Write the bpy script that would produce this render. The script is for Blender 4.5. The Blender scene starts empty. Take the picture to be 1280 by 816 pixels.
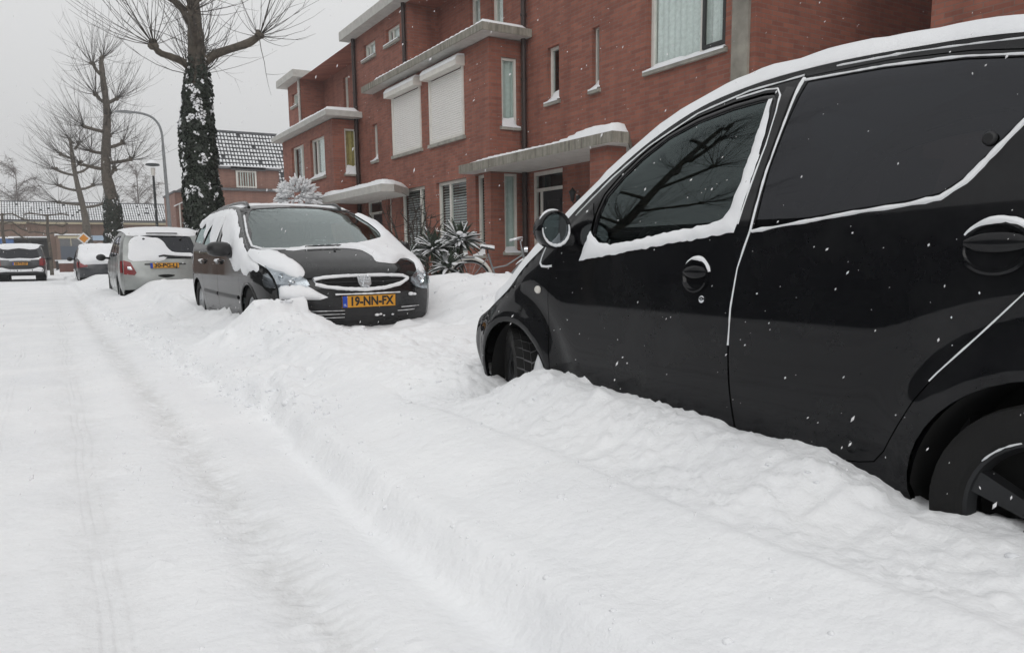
# ------------------------------------------------------------------ pure geometry kit (no bpy)
import math, random
import numpy as np
PI = math.pi
def clamp(v, a, b): return a if v < a else b if v > b else v
def lerp(a, b, t): return a + (b - a) * t
def smooth(t):
    t = clamp(t, 0., 1.); return t * t * (3 - 2 * t)
def vadd(a, b): return (a[0]+b[0], a[1]+b[1], a[2]+b[2])
def vsub(a, b): return (a[0]-b[0], a[1]-b[1], a[2]-b[2])
def vmul(a, k): return (a[0]*k, a[1]*k, a[2]*k)
def vdot(a, b): return a[0]*b[0]+a[1]*b[1]+a[2]*b[2]
def vcross(a, b): return (a[1]*b[2]-a[2]*b[1], a[2]*b[0]-a[0]*b[2], a[0]*b[1]-a[1]*b[0])
def vlen(a): return math.sqrt(vdot(a, a))
def vnorm(a):
    l = vlen(a) or 1e-9; return (a[0]/l, a[1]/l, a[2]/l)
def catmull(P, n=6, closed=False):
    """smooth curve through points of any dimension"""
    out = []; N = len(P); last = N if closed else N - 1
    for i in range(last):
        if closed: p0, p1, p2, p3 = P[(i-1) % N], P[i], P[(i+1) % N], P[(i+2) % N]
        else: p0, p1, p2, p3 = P[max(i-1, 0)], P[i], P[i+1], P[min(i+2, N-1)]
        # centripetal-ish tangents limited by chord length, avoids overshoot at uneven spacing
        d = len(p1)
        def dist(a, b): return math.sqrt(sum((a[k]-b[k])**2 for k in range(3 if d == 3 else 2))) or 1e-6
        a, b, c = dist(p0, p1), dist(p1, p2), dist(p2, p3)
        m1 = [0.]*d; m2 = [0.]*d
        for k in range(d):
            m1[k] = ((p1[k]-p0[k])/a*b + (p2[k]-p1[k])/b*a)/(a+b)*b if p0 is not p1 else p2[k]-p1[k]
            m2[k] = ((p2[k]-p1[k])/b*c + (p3[k]-p2[k])/c*b)/(b+c)*b if p3 is not p2 else p2[k]-p1[k]
        for j in range(n):
            t = j/n; t2 = t*t; t3 = t2*t
            out.append(tuple((2*t3-3*t2+1)*p1[k]+(t3-2*t2+t)*m1[k]+(-2*t3+3*t2)*p2[k]+(t3-t2)*m2[k] for k in range(d)))
    if not closed: out.append(tuple(P[-1]))
    return out
def in_poly(p, poly):
    x, y = p; c = False; n = len(poly); j = n-1
    for i in range(n):
        xi, yi = poly[i][0], poly[i][1]; xj, yj = poly[j][0], poly[j][1]
        if (yi > y) != (yj > y) and x < (xj-xi)*(y-yi)/(yj-yi)+xi: c = not c
        j = i
    return c
def seg_dist(p, a, b):
    dx, dy = b[0]-a[0], b[1]-a[1]; l = dx*dx+dy*dy
    t = 0 if l == 0 else clamp(((p[0]-a[0])*dx+(p[1]-a[1])*dy)/l, 0, 1)
    return math.hypot(p[0]-a[0]-t*dx, p[1]-a[1]-t*dy)
def poly_dist(p, poly, closed=True):
    n = len(poly)
    return min(seg_dist(p, poly[i], poly[(i+1) % n]) for i in range(n if closed else n-1))
def area2(poly):
    return sum(poly[i][0]*poly[(i+1) % len(poly)][1]-poly[(i+1) % len(poly)][0]*poly[i][1] for i in range(len(poly)))/2
def resample(poly, step, closed=True):
    out = []; n = len(poly)
    for i in range(n if closed else n-1):
        a, b = poly[i], poly[(i+1) % n]; d = math.hypot(b[0]-a[0], b[1]-a[1]); k = max(1, int(math.ceil(d/step)))
        for j in range(k): out.append(tuple(a[q]+(b[q]-a[q])*j/k for q in range(len(a))))
    if not closed: out.append(tuple(poly[-1]))
    return out
def inset(poly, d):
    """move each vertex of a closed polygon inwards by d (mitred)"""
    s = 1 if area2(poly) > 0 else -1; n = len(poly); out = []
    for i in range(n):
        a, b, c = poly[i-1], poly[i], poly[(i+1) % n]
        e1 = (b[0]-a[0], b[1]-a[1]); e2 = (c[0]-b[0], c[1]-b[1])
        l1 = math.hypot(*e1) or 1e-9; l2 = math.hypot(*e2) or 1e-9
        n1 = (-e1[1]/l1*s, e1[0]/l1*s); n2 = (-e2[1]/l2*s, e2[0]/l2*s)
        m = (n1[0]+n2[0], n1[1]+n2[1]); q = max(1+n1[0]*n2[0]+n1[1]*n2[1], .4)
        out.append((b[0]+m[0]*d/q, b[1]+m[1]*d/q))
    return out
def arc(cx, cy, r, a0, a1, n):
    return [(cx+r*math.cos(math.radians(a0+(a1-a0)*i/n)), cy+r*math.sin(math.radians(a0+(a1-a0)*i/n))) for i in range(n+1)]

class Shell:
    """a car body: side surface half_width(u, z) and a skin swept over the outline (u, z, bow, crown).
    local axes: y = u forward from the front axle, z up, x to the car's right."""
    def __init__(s, outline, width, round_r=.09, round_k=.55, n=5):
        s.out = catmull(outline, n); s.width = width; s.rr = round_r; s.rk = round_k
        s.ol = [(p[0], p[1]) for p in s.out]; s.finish()
    def finish(s):
        A = np.array(s.ol); s._a = A[:-1]; s._d = A[1:]-A[:-1]; s._l = (s._d**2).sum(1)+1e-12
        L = np.sqrt(s._l); s.arc = np.concatenate([[0.], np.cumsum(L)]); s.len = float(s.arc[-1])
    def W(s, u, z):
        p = np.array((u, z))-s._a; t = np.clip((p*s._d).sum(1)/s._l, 0, 1); e = p-s._d*t[:, None]
        d = math.sqrt((e*e).sum(1).min())
        r = s.width(u, z)
        if d < s.rr: r -= s.rk*s.rr*(1-d/s.rr)**2*.5
        return max(r, .02)
    def side_fn(s, sg):
        return lambda u, z: (sg*s.W(u, z), u, z)
    def sil(s, a):
        """outline point at arc length a: (u, z, bow, crown)"""
        a = clamp(a, 0., s.len); i = int(np.searchsorted(s.arc, a, 'right'))-1; i = min(max(i, 0), len(s.out)-2)
        t = (a-s.arc[i])/max(s.arc[i+1]-s.arc[i], 1e-9); p, q = s.out[i], s.out[i+1]
        return tuple(p[k]+(q[k]-p[k])*t for k in range(4))
    B = .8
    def skin(s, a, b):
        """skin point at arc length a, lateral parameter b in -B..B (edge to edge)"""
        u, z, bow, crown = s.sil(a); w = s.W(u, z); t = b/s.B
        c = 1-abs(t)**2.4
        return (t*w, u+bow*c, z+crown*c)
    def at(s, i, n=5): return float(s.arc[i*n])      # arc length of control point i
def normal_of(fn, a, b, e=.006, flip=1):
    p = vsub(fn(a+e, b), fn(a-e, b)); q = vsub(fn(a, b+e), fn(a, b-e))
    return vmul(vnorm(vcross(p, q)), flip)
# ------------------------------------------------------------------ blender helpers
import bpy, bmesh
import numpy as np
from mathutils import Vector, Matrix, noise
from mathutils.geometry import delaunay_2d_cdt
random.seed(7)
SC = bpy.context.scene
COL = SC.collection

def link(o, parent=None):
    COL.objects.link(o)
    if parent is not None: o.parent = parent
    return o
def tag(o, label=None, cat=None, group=None, kind=None):
    if label: o['label'] = label
    if cat: o['category'] = cat
    if group: o['group'] = group
    if kind: o['kind'] = kind
    return o
def empty(name, loc=(0, 0, 0), rz=0., label=None, cat=None, group=None):
    o = bpy.data.objects.new(name, None); o.location = loc; o.rotation_euler = (0, 0, rz); o.empty_display_size = .2
    link(o); return tag(o, label, cat, group)
def copy_tree(o, parent=None):
    c = o.copy(); COL.objects.link(c); c.parent = parent
    for ch in list(o.children): copy_tree(ch, c)
    return c

class MB:
    """mesh collector: boxes, tubes, quads ... built into ONE object"""
    def __init__(s): s.v = []; s.f = []; s.n = None
    def add(s, vs, fs):
        b = len(s.v); s.v += [tuple(p) for p in vs]; s.f += [tuple(b+i for i in f) for f in fs]; return s
    def quad(s, a, b, c, d): return s.add([a, b, c, d], [(0, 1, 2, 3)])
    def box(s, x0, x1, y0, y1, z0, z1):
        v = [(x, y, z) for z in (z0, z1) for y in (y0, y1) for x in (x0, x1)]
        return s.add(v, [(0, 2, 3, 1), (4, 5, 7, 6), (0, 1, 5, 4), (2, 6, 7, 3), (0, 4, 6, 2), (1, 3, 7, 5)])
    def obox(s, c, ax, ay, az):
        """oriented box: centre and three half-axis vectors"""
        v = []
        for k in (-1, 1):
            for j in (-1, 1):
                for i in (-1, 1): v.append(tuple(c[q]+i*ax[q]+j*ay[q]+k*az[q] for q in range(3)))
        return s.add(v, [(0, 2, 3, 1), (4, 5, 7, 6), (0, 1, 5, 4), (2, 6, 7, 3), (0, 4, 6, 2), (1, 3, 7, 5)])
    def tube(s, pts, r, n=8, cap=True):
        """r: number or list; frames by parallel transport"""
        R = r if isinstance(r, (list, tuple)) else [r]*len(pts)
        up = None; rings = []
        for i, p in enumerate(pts):
            a = pts[max(i-1, 0)]; b = pts[min(i+1, len(pts)-1)]; d = vnorm(vsub(b, a))
            if up is None: up = vnorm(vcross(d, (0, 0, 1) if abs(d[2]) < .9 else (1, 0, 0)))
            else:
                up = vsub(up, vmul(d, vdot(up, d))); up = vnorm(up)
            w = vcross(d, up)
            rings.append([tuple(p[k]+R[i]*(math.cos(2*PI*j/n)*up[k]+math.sin(2*PI*j/n)*w[k]) for k in range(3)) for j in range(n)])
        vs = [q for g in rings for q in g]; fs = []
        for i in range(len(pts)-1):
            for j in range(n): fs.append((i*n+j, i*n+(j+1) % n, (i+1)*n+(j+1) % n, (i+1)*n+j))
        if cap:
            fs.append(tuple(range(n))[::-1]); fs.append(tuple((len(pts)-1)*n+j for j in range(n)))
        return s.add(vs, fs)
    def lathe(s, prof, c=(0, 0, 0), n=24, axis='z', a0=0., a1=360.):
        """prof: (radius, height) list around an axis"""
        full = abs(a1-a0-360) < 1e-6; m = n if full else n+1; vs = []; fs = []
        for (r, h) in prof:
            for j in range(m):
                a = math.radians(a0+(a1-a0)*j/n); u, w = r*math.cos(a), r*math.sin(a)
                q = (u, w, h) if axis == 'z' else (h, u, w) if axis == 'x' else (w, h, u)
                vs.append(vadd(q, c))
        for i in range(len(prof)-1):
            for j in range(n):
                k = (j+1) % m
                fs.append((i*m+j, i*m+k, (i+1)*m+k, (i+1)*m+j))
        return s.add(vs, fs)
    def prism(s, poly, fn, h0, h1):
        """closed 2D polygon mapped by fn(a, b, h) and extruded h0..h1"""
        n = len(poly); vs = [fn(p[0], p[1], h0) for p in poly]+[fn(p[0], p[1], h1) for p in poly]
        fs = [tuple(range(n))[::-1], tuple(n+i for i in range(n))]+[(i, (i+1) % n, n+(i+1) % n, n+i) for i in range(n)]
        return s.add(vs, fs)
    def build(s, name, mat, parent=None, smooth_deg=None, fix=True, loc=None):
        me = bpy.data.meshes.new(name); me.from_pydata(s.v, [], s.f); me.update()
        if fix:
            bm = bmesh.new(); bm.from_mesh(me); bmesh.ops.recalc_face_normals(bm, faces=bm.faces); bm.to_mesh(me); bm.free()
        if smooth_deg is not None:
            me.polygons.foreach_set('use_smooth', [True]*len(me.polygons))
            if smooth_deg < 170: me.set_sharp_from_angle(angle=math.radians(smooth_deg))
        me.materials.append(mat)
        o = bpy.data.objects.new(name, me); link(o, parent)
        if loc is not None: o.location = loc
        return o

def cdt_region(outer, holes, res, dense=None):
    """triangulate outer minus holes (holes may cross the outline). returns 2D points, triangles"""
    loops = [resample(outer, res)]+[resample(h, res) for h in holes]
    pts = []; edges = []
    for L in loops:
        b = len(pts); pts += L; edges += [(b+i, b+(i+1) % len(L)) for i in range(len(L))]
    x0 = min(p[0] for p in outer); x1 = max(p[0] for p in outer); y0 = min(p[1] for p in outer); y1 = max(p[1] for p in outer)
    nx = int((x1-x0)/res)+1; ny = int((y1-y0)/res)+1
    bp = np.array(pts)
    for j in range(ny+1):
        for i in range(nx+1):
            p = (x0+(i+.5*(j % 2))*res, y0+j*res*.87)
            if p[1] > y1 or not in_poly(p, outer) or any(in_poly(p, h) for h in holes): continue
            if ((bp-np.array(p))**2).sum(1).min() < (res*.45)**2: continue
            pts.append(p)
    r = delaunay_2d_cdt([Vector(p) for p in pts], edges, [], 0, 1e-5)
    V = [(v.x, v.y) for v in r[0]]; T = []
    for f in r[2]:
        c = (sum(V[i][0] for i in f)/len(f), sum(V[i][1] for i in f)/len(f))
        if in_poly(c, outer) and not any(in_poly(c, h) for h in holes): T.append(tuple(f))
    return V, T

def surf_panel(name, mat, parent, outer, fn, holes=(), res=.04, off=0., flange=.012, flip=1, nflip=None, hfun=None):
    """a panel cut from surface fn(a,b)->xyz, lifted by off along the normal, with a flange turned inwards at its edges"""
    V, T = cdt_region(outer, list(holes), res)
    N = [normal_of(fn, a, b, flip=flip) for a, b in V]
    if hfun: P = [vadd(fn(a, b), vmul(n, off+hfun(a, b))) for (a, b), n in zip(V, N)]
    else: P = [vadd(fn(a, b), vmul(n, off)) for (a, b), n in zip(V, N)]
    # orient triangles along normals
    F = []
    for t in T:
        g = vcross(vsub(P[t[1]], P[t[0]]), vsub(P[t[2]], P[t[0]]))
        F.append(t if vdot(g, N[t[0]]) > 0 else t[::-1])
    nv = list(N)
    if flange:
        cnt = {}
        for t in F:
            for i in range(3):
                e = (t[i], t[(i+1) % 3]); cnt[e] = cnt.get(e, 0)+1
        for (a, b) in [e for e in cnt if (e[1], e[0]) not in cnt]:
            k = len(P); pa, pb = P[a], P[b]; qa = vsub(pa, vmul(N[a], flange)); qb = vsub(pb, vmul(N[b], flange))
            P += [pa, pb, qb, qa]; g = vnorm(vcross(N[a], vsub(pb, pa))); nv += [g, g, g, g]
            F.append((k+1, k, k+3, k+2))
    me = bpy.data.meshes.new(name); me.from_pydata(P, [], F); me.update()
    me.polygons.foreach_set('use_smooth', [True]*len(me.polygons))
    if not hfun: me.normals_split_custom_set_from_vertices([Vector(n) for n in nv])
    me.materials.append(mat)
    return link(bpy.data.objects.new(name, me), parent)

def bead(mb, line, fn, w, h, off=0., flip=1, jitter=0., closed=False, seed=1):
    """rounded strip lying on surface fn along a 2D line"""
    rnd = random.Random(seed); pts = resample(line, .02, closed); n = len(pts)
    vs = []; K = 5; rows = n
    for i, p in enumerate(pts):
        a = pts[(i-1) % n] if closed else pts[max(i-1, 0)]; b = pts[(i+1) % n] if closed else pts[min(i+1, n-1)]
        P = fn(p[0], p[1]); N = normal_of(fn, p[0], p[1], flip=flip)
        d = vsub(fn(b[0], b[1]), fn(a[0], a[1])); s = vnorm(vcross(N, d)); j = max(.15, 1+jitter*(1.6*noise.noise(Vector((p[0]*9+seed, p[1]*9, seed*1.7)))+1.1*noise.noise(Vector((p[0]*31, p[1]*31+seed, 2.3)))+.35*(rnd.random()*2-1)))
        ww = (w(i/(n-1)) if callable(w) else w)*j; hh = (h(i/(n-1)) if callable(h) else h)*j
        for k in range(K):
            t = PI*k/(K-1)
            vs.append(vadd(P, vadd(vmul(s, math.cos(t)*ww/2), vmul(N, off+math.sin(t)*hh))))
    fs = []
    for i in range(n if closed else n-1):
        for k in range(K-1): fs.append((i*K+k, i*K+k+1, ((i+1) % n)*K+k+1, ((i+1) % n)*K+k))
    mb.add(vs, fs)

# ------------------------------------------------------------------ materials
class NT:
    def __init__(s, name):
        s.m = bpy.data.materials.new(name); s.m.use_nodes = True; s.t = s.m.node_tree; s.t.nodes.clear()
        s.out = s.t.nodes.new('ShaderNodeOutputMaterial')
    def n(s, typ, **kw):
        nd = s.t.nodes.new('ShaderNode'+typ)
        for k, v in kw.items():
            if k[0] == '_': nd.inputs[k[1:].replace('_', ' ')].default_value = v
            else: setattr(nd, k, v)
        return nd
    def l(s, a, b): s.t.links.new(a, b)
    def principled(s, col=(.5, .5, .5), rough=.5, **kw):
        p = s.n('BsdfPrincipled'); p.inputs['Base Color'].default_value = (*col, 1); p.inputs['Roughness'].default_value = rough
        for k, v in kw.items(): p.inputs[k].default_value = v
        s.l(p.outputs[0], s.out.inputs[0]); s.p = p; return p
    def coords(s, kind='Object', scale=(1, 1, 1)):
        tc = s.n('TexCoord'); mp = s.n('Mapping'); mp.inputs['Scale'].default_value = scale
        s.l(tc.outputs[kind], mp.inputs[0]); return mp.outputs[0]
    def noise(s, vec, scale, detail=4, rough=.55):
        t = s.n('TexNoise'); t.inputs['Scale'].default_value = scale; t.inputs['Detail'].default_value = detail; t.inputs['Roughness'].default_value = rough
        s.l(vec, t.inputs['Vector']); return t.outputs['Fac']
    def ramp(s, fac, stops):
        r = s.n('ValToRGB'); e = r.color_ramp.elements
        while len(e) < len(stops): e.new(.5)
        for i, (p, c) in enumerate(stops):
            e[i].position = p; e[i].color = (*c, 1) if len(c) == 3 else c
        s.l(fac, r.inputs[0]); return r.outputs[0]
    def math(s, op, a, b=None):
        m = s.n('Math', operation=op)
        for i, q in enumerate((a, b)):
            if q is None: continue
            if isinstance(q, (int, float)): m.inputs[i].default_value = q
            else: s.l(q, m.inputs[i])
        return m.outputs[0]
    def mix(s, fac, a, b):
        m = s.n('Mix', data_type='RGBA')
        if isinstance(fac, (int, float)): m.inputs[0].default_value = fac
        else: s.l(fac, m.inputs[0])
        for q, i in ((a, 6), (b, 7)):
            if isinstance(q, tuple): m.inputs[i].default_value = (*q, 1)
            else: s.l(q, m.inputs[i])
        return m.outputs[2]
    def bump(s, h, strength=.3, dist=.01):
        b = s.n('Bump'); b.inputs['Strength'].default_value = strength; b.inputs['Distance'].default_value = dist
        s.l(h, b.inputs['Height']); s.l(b.outputs[0], s.p.inputs['Normal']); return b

def plain(name, col, rough=.5, var=.25, scale=8., bump=0., bscale=60., **kw):
    """plain surface with a little uneven tone"""
    t = NT(name); t.principled(col, rough, **kw); v = t.coords()
    f = t.noise(v, scale, 5)
    a = tuple(c*(1-var) for c in col); b = tuple(min(1, c*(1+var)) for c in col)
    t.l(t.ramp(f, [(.3, a), (.7, b)]), t.p.inputs['Base Color'])
    if bump: t.bump(t.noise(v, bscale, 4), bump, .006)
    return t.m
def mat_paint(name, col, metallic=0., rough=.3, coat=1., flake=0., dust=.0):
    t = NT(name); p = t.principled(col, rough, Metallic=metallic)
    p.inputs['Coat Weight'].default_value = coat; p.inputs['Coat Roughness'].default_value = .035; p.inputs['Coat IOR'].default_value = 1.5
    p.inputs['Specular IOR Level'].default_value = .0 if metallic == 0 else .3
    if metallic == 0 and coat == 1: p.inputs['Coat Weight'].default_value = .56
    v = t.coords()
    f = t.noise(v, 3., 5, .6)
    base = t.ramp(f, [(.3, tuple(c*.85 for c in col)), (.7, tuple(c*1.15 for c in col))])
    if dust:      # thin road film with a shape of its own
        d = t.math('MULTIPLY', t.ramp(t.noise(v, 2.1, 6, .7), [(.45, (0, 0, 0)), (.75, (1, 1, 1))]), dust)
        base = t.mix(d, base, (.22, .22, .22))
        r = t.math('ADD', t.math('MULTIPLY', d, .6), rough); t.l(r, p.inputs['Roughness'])
        cr = t.math('ADD', t.math('MULTIPLY', d, .7), .035); t.l(cr, p.inputs['Coat Roughness'])
    t.l(base, p.inputs['Base Color'])
    return t.m
def mat_glass(name, tint=(.35, .4, .4), ior=1.5, rough=0., boost=0., refl=(.95, .98, .98)):
    """thin window glass: see-through with mirror reflections by angle"""
    t = NT(name); tr = t.n('BsdfTransparent'); tr.inputs[0].default_value = (*tint, 1)
    g = t.n('BsdfGlossy'); g.inputs['Roughness'].default_value = rough; g.inputs[0].default_value = (*refl, 1)
    lw = t.n('LayerWeight'); lw.inputs['Blend'].default_value = .5
    f0 = ((ior-1)/(ior+1))**2
    f = t.math('MINIMUM', t.math('ADD', t.math('MULTIPLY', t.math('POWER', lw.outputs['Facing'], 4.6), 1-f0), f0*1.7+boost), 1.)
    m = t.n('MixShader'); t.l(f, m.inputs[0]); t.l(tr.outputs[0], m.inputs[1]); t.l(g.outputs[0], m.inputs[2]); t.l(m.outputs[0], t.out.inputs[0])
    return t.m
def mat_snow(name, bscale=22., bstr=.35, dist=.02, dirt=0.):
    t = NT(name); t.principled((.86, .875, .89), .75); p = t.p
    p.inputs['Specular IOR Level'].default_value = .25
    v = t.coords('Object')
    col = t.ramp(t.noise(v, 1.6, 5, .6), [(.3, (.81, .825, .845)), (.7, (.90, .905, .915))])
    if dirt:
        d = t.math('MULTIPLY', t.ramp(t.noise(v, 3.7, 6, .75), [(.56, (0, 0, 0)), (.8, (1, 1, 1))]), dirt)
        col = t.mix(d, col, (.62, .60, .57))
    t.l(col, p.inputs['Base Color'])
    h = t.math('ADD', t.noise(v, bscale, 7, .62), t.math('MULTIPLY', t.noise(v, bscale*6, 4, .6), .25))
    t.bump(h, bstr, dist)
    return t.m
def mat_ground(name):
    t = NT(name); t.principled((.86, .875, .89), .75); p = t.p; p.inputs['Specular IOR Level'].default_value = .25
    v = t.coords('Object'); tc = t.n('TexCoord'); sx = t.n('SeparateXYZ'); t.l(tc.outputs['Object'], sx.inputs[0])
    col = t.ramp(t.noise(v, 1.3, 6, .6), [(.3, (.83, .84, .855)), (.7, (.92, .925, .93))])
    at = t.n('Attribute', attribute_name='packed'); at.attribute_type = 'GEOMETRY'
    pk = t.math('MULTIPLY', at.outputs['Fac'], t.ramp(t.noise(t.coords('Object', (1., .55, 1.)), 9., 7, .72), [(.36, (0, 0, 0)), (.62, (1, 1, 1))]))
    col = t.mix(t.math('MULTIPLY', pk, .8), col, (.68, .68, .675))
    d = t.math('MULTIPLY', t.ramp(t.noise(v, 3.7, 6, .75), [(.58, (0, 0, 0)), (.8, (1, 1, 1))]), .16)
    col = t.mix(d, col, (.66, .64, .61))
    # narrow cycle and tyre lines pressed into the road
    wob = t.math('MULTIPLY', t.math('SUBTRACT', t.noise(t.coords('Object', (0., .5, 0.)), 1., 2), .5), .10)
    xx = t.math('ADD', sx.outputs[0], wob); L = None
    for c, w in ((.035, .006), (.062, .005), (.10, .007), (-.28, .008), (-.31, .006), (-.66, .01), (-1.22, .012), (-1.30, .01)):
        q = t.math('DIVIDE', t.math('SUBTRACT', xx, c), w); g = t.math('POWER', 2.718, t.math('MULTIPLY', t.math('MULTIPLY', q, q), -1.))
        L = g if L is None else t.math('ADD', L, g)
    L = t.math('MULTIPLY', L, t.ramp(t.noise(t.coords('Object', (.6, .35, 1.)), 2.3, 5, .7), [(.42, (0, 0, 0)), (.62, (1, 1, 1))]))
    col = t.mix(t.math('MULTIPLY', L, .18), col, (.6, .6, .6))
    t.l(col, p.inputs['Base Color'])
    h = t.math('ADD', t.noise(v, 26., 4, .5), t.math('MULTIPLY', t.noise(v, 90., 3, .5), .16))
    h = t.math('SUBTRACT', h, t.math('MULTIPLY', L, .3)); h = t.math('SUBTRACT', h, t.math('MULTIPLY', pk, .35))
    t.bump(h, .42, .02)
    return t.m
def mat_brick(name, c1=(.365, .134, .090), c2=(.25, .088, .061), mortar=(.24, .155, .125), course=.0605, tone=(1, 1, 1)):
    t = NT(name); p = t.principled(c1, .82)
    tc = t.n('TexCoord'); sx = t.n('SeparateXYZ'); t.l(tc.outputs['Object'], sx.inputs[0])
    cm = t.n('CombineXYZ'); t.l(t.math('ADD', sx.outputs[0], sx.outputs[1]), cm.inputs[0]); t.l(sx.outputs[2], cm.inputs[1])
    b = t.n('TexBrick'); b.inputs['Scale'].default_value = 1.; b.inputs['Brick Width'].default_value = .215; b.inputs['Row Height'].default_value = course
    b.inputs['Mortar Size'].default_value = .0062; b.inputs['Mortar Smooth'].default_value = .3; b.inputs['Bias'].default_value = -.1
    b.inputs['Color1'].default_value = (*c1, 1); b.inputs['Color2'].default_value = (*c2, 1); b.inputs['Mortar'].default_value = (*mortar, 1)
    t.l(cm.outputs[0], b.inputs['Vector'])
    n1 = t.noise(tc.outputs['Object'], .7, 6, .6); n2 = t.noise(tc.outputs['Object'], 14., 4)
    k = t.mix(.55, t.ramp(n1, [(.3, (.76, .76, .77)), (.7, (1.0, 1.0, 1.0))]), t.ramp(n2, [(.3, (.72, .7, .7)), (.72, (1.0, 1.0, 1.0))]))
    n3 = t.noise(t.coords('Object', (2.2, 2.2, .22)), 1.6, 6, .62); k = t.mix(.45, k, t.ramp(n3, [(.32, (.50, .47, .46)), (.6, (1., 1., 1.))]))
    m = t.n('Mix', data_type='RGBA', blend_type='MULTIPLY'); m.inputs[0].default_value = 1.
    t.l(b.outputs['Color'], m.inputs[6]); t.l(k, m.inputs[7]); t.l(m.outputs[2], p.inputs['Base Color'])
    h = t.math('ADD', t.math('MULTIPLY', b.outputs['Fac'], -1.), t.math('MULTIPLY', n2, .3))
    t.bump(h, .5, .006)
    return t.m
M = {}
M['snow'] = mat_snow('fresh_snow', 22., .35, .02)
M['snow_car'] = mat_snow('settled_snow', 30., .3, .012)
M['snow_ground'] = mat_ground('ground_snow')
M['black_paint'] = mat_paint('black_gloss_paint', (.0065, .0068, .008), 0., .28, 1., dust=.05)
M['grey_paint'] = mat_paint('anthracite_paint', (.0095, .0098, .0105), .0, .28, .75, dust=.12)
M['silver_paint'] = mat_paint('silver_green_paint', (.33, .345, .335), .55, .42, .6, dust=.2)
M['dark_paint'] = mat_paint('dark_blue_paint', (.025, .028, .034), .2, .35, .9, dust=.3)
M['white_paint'] = mat_paint('white_paint', (.55, .56, .57), 0., .4, .6)
M['plastic'] = plain('black_plastic', (.014, .014, .015), .45)
M['gloss_black'] = plain('gloss_black_trim', (.006, .006, .007), .08)
M['void'] = plain('dark_lining', (.004, .004, .004), .95)
M['rubber'] = plain('tyre_rubber', (.0045, .0045, .0045), .9, bump=.3, bscale=80.)
M['alloy'] = plain('dark_alloy', (.028, .029, .031), .4, Metallic=.6)
M['alloy_light'] = plain('light_alloy', (.42, .43, .44), .35, Metallic=.8)
M['chrome'] = plain('chrome', (.7, .72, .74), .12, .05, Metallic=1.)
M['fabric'] = plain('seat_cloth', (.02, .021, .024), .9)
M['glass'] = mat_glass('car_glass', (.44, .56, .55), 1.5, 0., .005, (.78, .92, .92))
M['glass_dark'] = mat_glass('privacy_glass', (.04, .045, .05), 1.42, 0., 0., (.86, .88, .95))
M['screen_glass'] = mat_glass('windscreen_glass', (.50, .58, .56), 1.52, .01, .03, (.88, .98, .97))
M['mirror'] = plain('mirror_glass', (.20, .22, .23), .03, .02, Metallic=1.)
M['lamp_glass'] = mat_glass('lamp_lens', (.75, .78, .8), 1.45)
M['lamp_bowl'] = plain('lamp_reflector', (.55, .56, .58), .18, .3, 14., Metallic=.85)
M['red_lens'] = plain('red_lens', (.21, .02, .022), .25)
M['amber_lens'] = plain('amber_lens', (.6, .25, .05), .2)
M['plate'] = plain('plate_yellow', (.66, .30, .018), .45, .08)
M['plate_blue'] = plain('plate_blue', (.01, .06, .42), .45, .08)
M['plate_black'] = plain('plate_characters', (.01, .01, .01), .5)
M['tread_snow'] = plain('snow_in_tread', (.13, .13, .135), .8, .5, 14.)

def flake_mat():
    t = NT('snowflake'); a = t.n('BsdfTransparent'); d = t.n('BsdfDiffuse'); d.inputs[0].default_value = (.95, .95, .96, 1); m = t.n('MixShader'); m.inputs[0].default_value = .6
    t.l(a.outputs[0], m.inputs[1]); t.l(d.outputs[0], m.inputs[2]); t.l(m.outputs[0], t.out.inputs[0]); return t.m
M['flake'] = flake_mat()
M['brick'] = mat_brick('red_brick')
M['brick_dark'] = mat_brick('dark_brick', (.20, .075, .055), (.15, .055, .042), (.17, .12, .10))  # darker red brick, laid in the low garden wall
M['brick_far'] = mat_brick('brown_brick', (.27, .17, .125), (.22, .14, .10), (.24, .18, .15), .075)
M['brick_pink'] = mat_brick('pale_red_brick', (.31, .16, .12), (.25, .13, .10), (.27, .2, .17), .07)
M['frame'] = plain('cream_window_frame', (.70, .68, .63), .45, .08)
M['frame_dark'] = plain('dark_sash', (.02, .02, .02), .4)
M['shutter'] = None
M['concrete'] = plain('weathered_concrete', (.26, .245, .21), .85, .4, 3., .4, 40.)
M['soffit'] = plain('pale_soffit', (.50, .49, .46), .7, .12)
M['fascia'] = None
M['sill'] = plain('concrete_sill', (.34, .33, .29), .8, .25, 6., .3)
M['pipe_brown'] = plain('brown_downpipe', (.035, .020, .017), .5)
M['pipe_white'] = plain('white_downpipe', (.5, .49, .46), .5)
M['win_glass'] = mat_glass('house_glass', (.84, .89, .88), 1.5, .0, .01)
M['curtain'] = plain('net_curtain', (.80, .83, .81), .9, .12, 20.)
M['curtain_tan'] = plain('yellow_curtain', (.46, .36, .14), .9, .2, 12.)
M['curtain_green'] = plain('green_grey_blind', (.60, .67, .64), .9, .08, 12.)
M['blind'] = plain('blind_slats', (.62, .63, .61), .6, .08)
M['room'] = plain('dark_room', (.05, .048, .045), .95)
M['door'] = plain('dark_door', (.012, .013, .016), .35)
M['lead'] = plain('roof_lead', (.12, .12, .125), .7)
M['wood_bark'] = plain('bark', (.10, .085, .068), .95, .45, 9., .9, 50.)
M['twig'] = plain('twigs', (.055, .046, .038), .9, .3)
M['ivy'] = plain('ivy_leaves', (.016, .024, .014), .55, .5, 7.)
M['leaf_yucca'] = plain('yucca_leaves', (.028, .042, .024), .5, .5, 10.)
M['birch_twig'] = plain('pale_far_twigs', (.14, .115, .105), .95, .3)
M['steel_grey'] = plain('galvanised_steel', (.22, .23, .235), .5, .15, 6., Metallic=.4)
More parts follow.
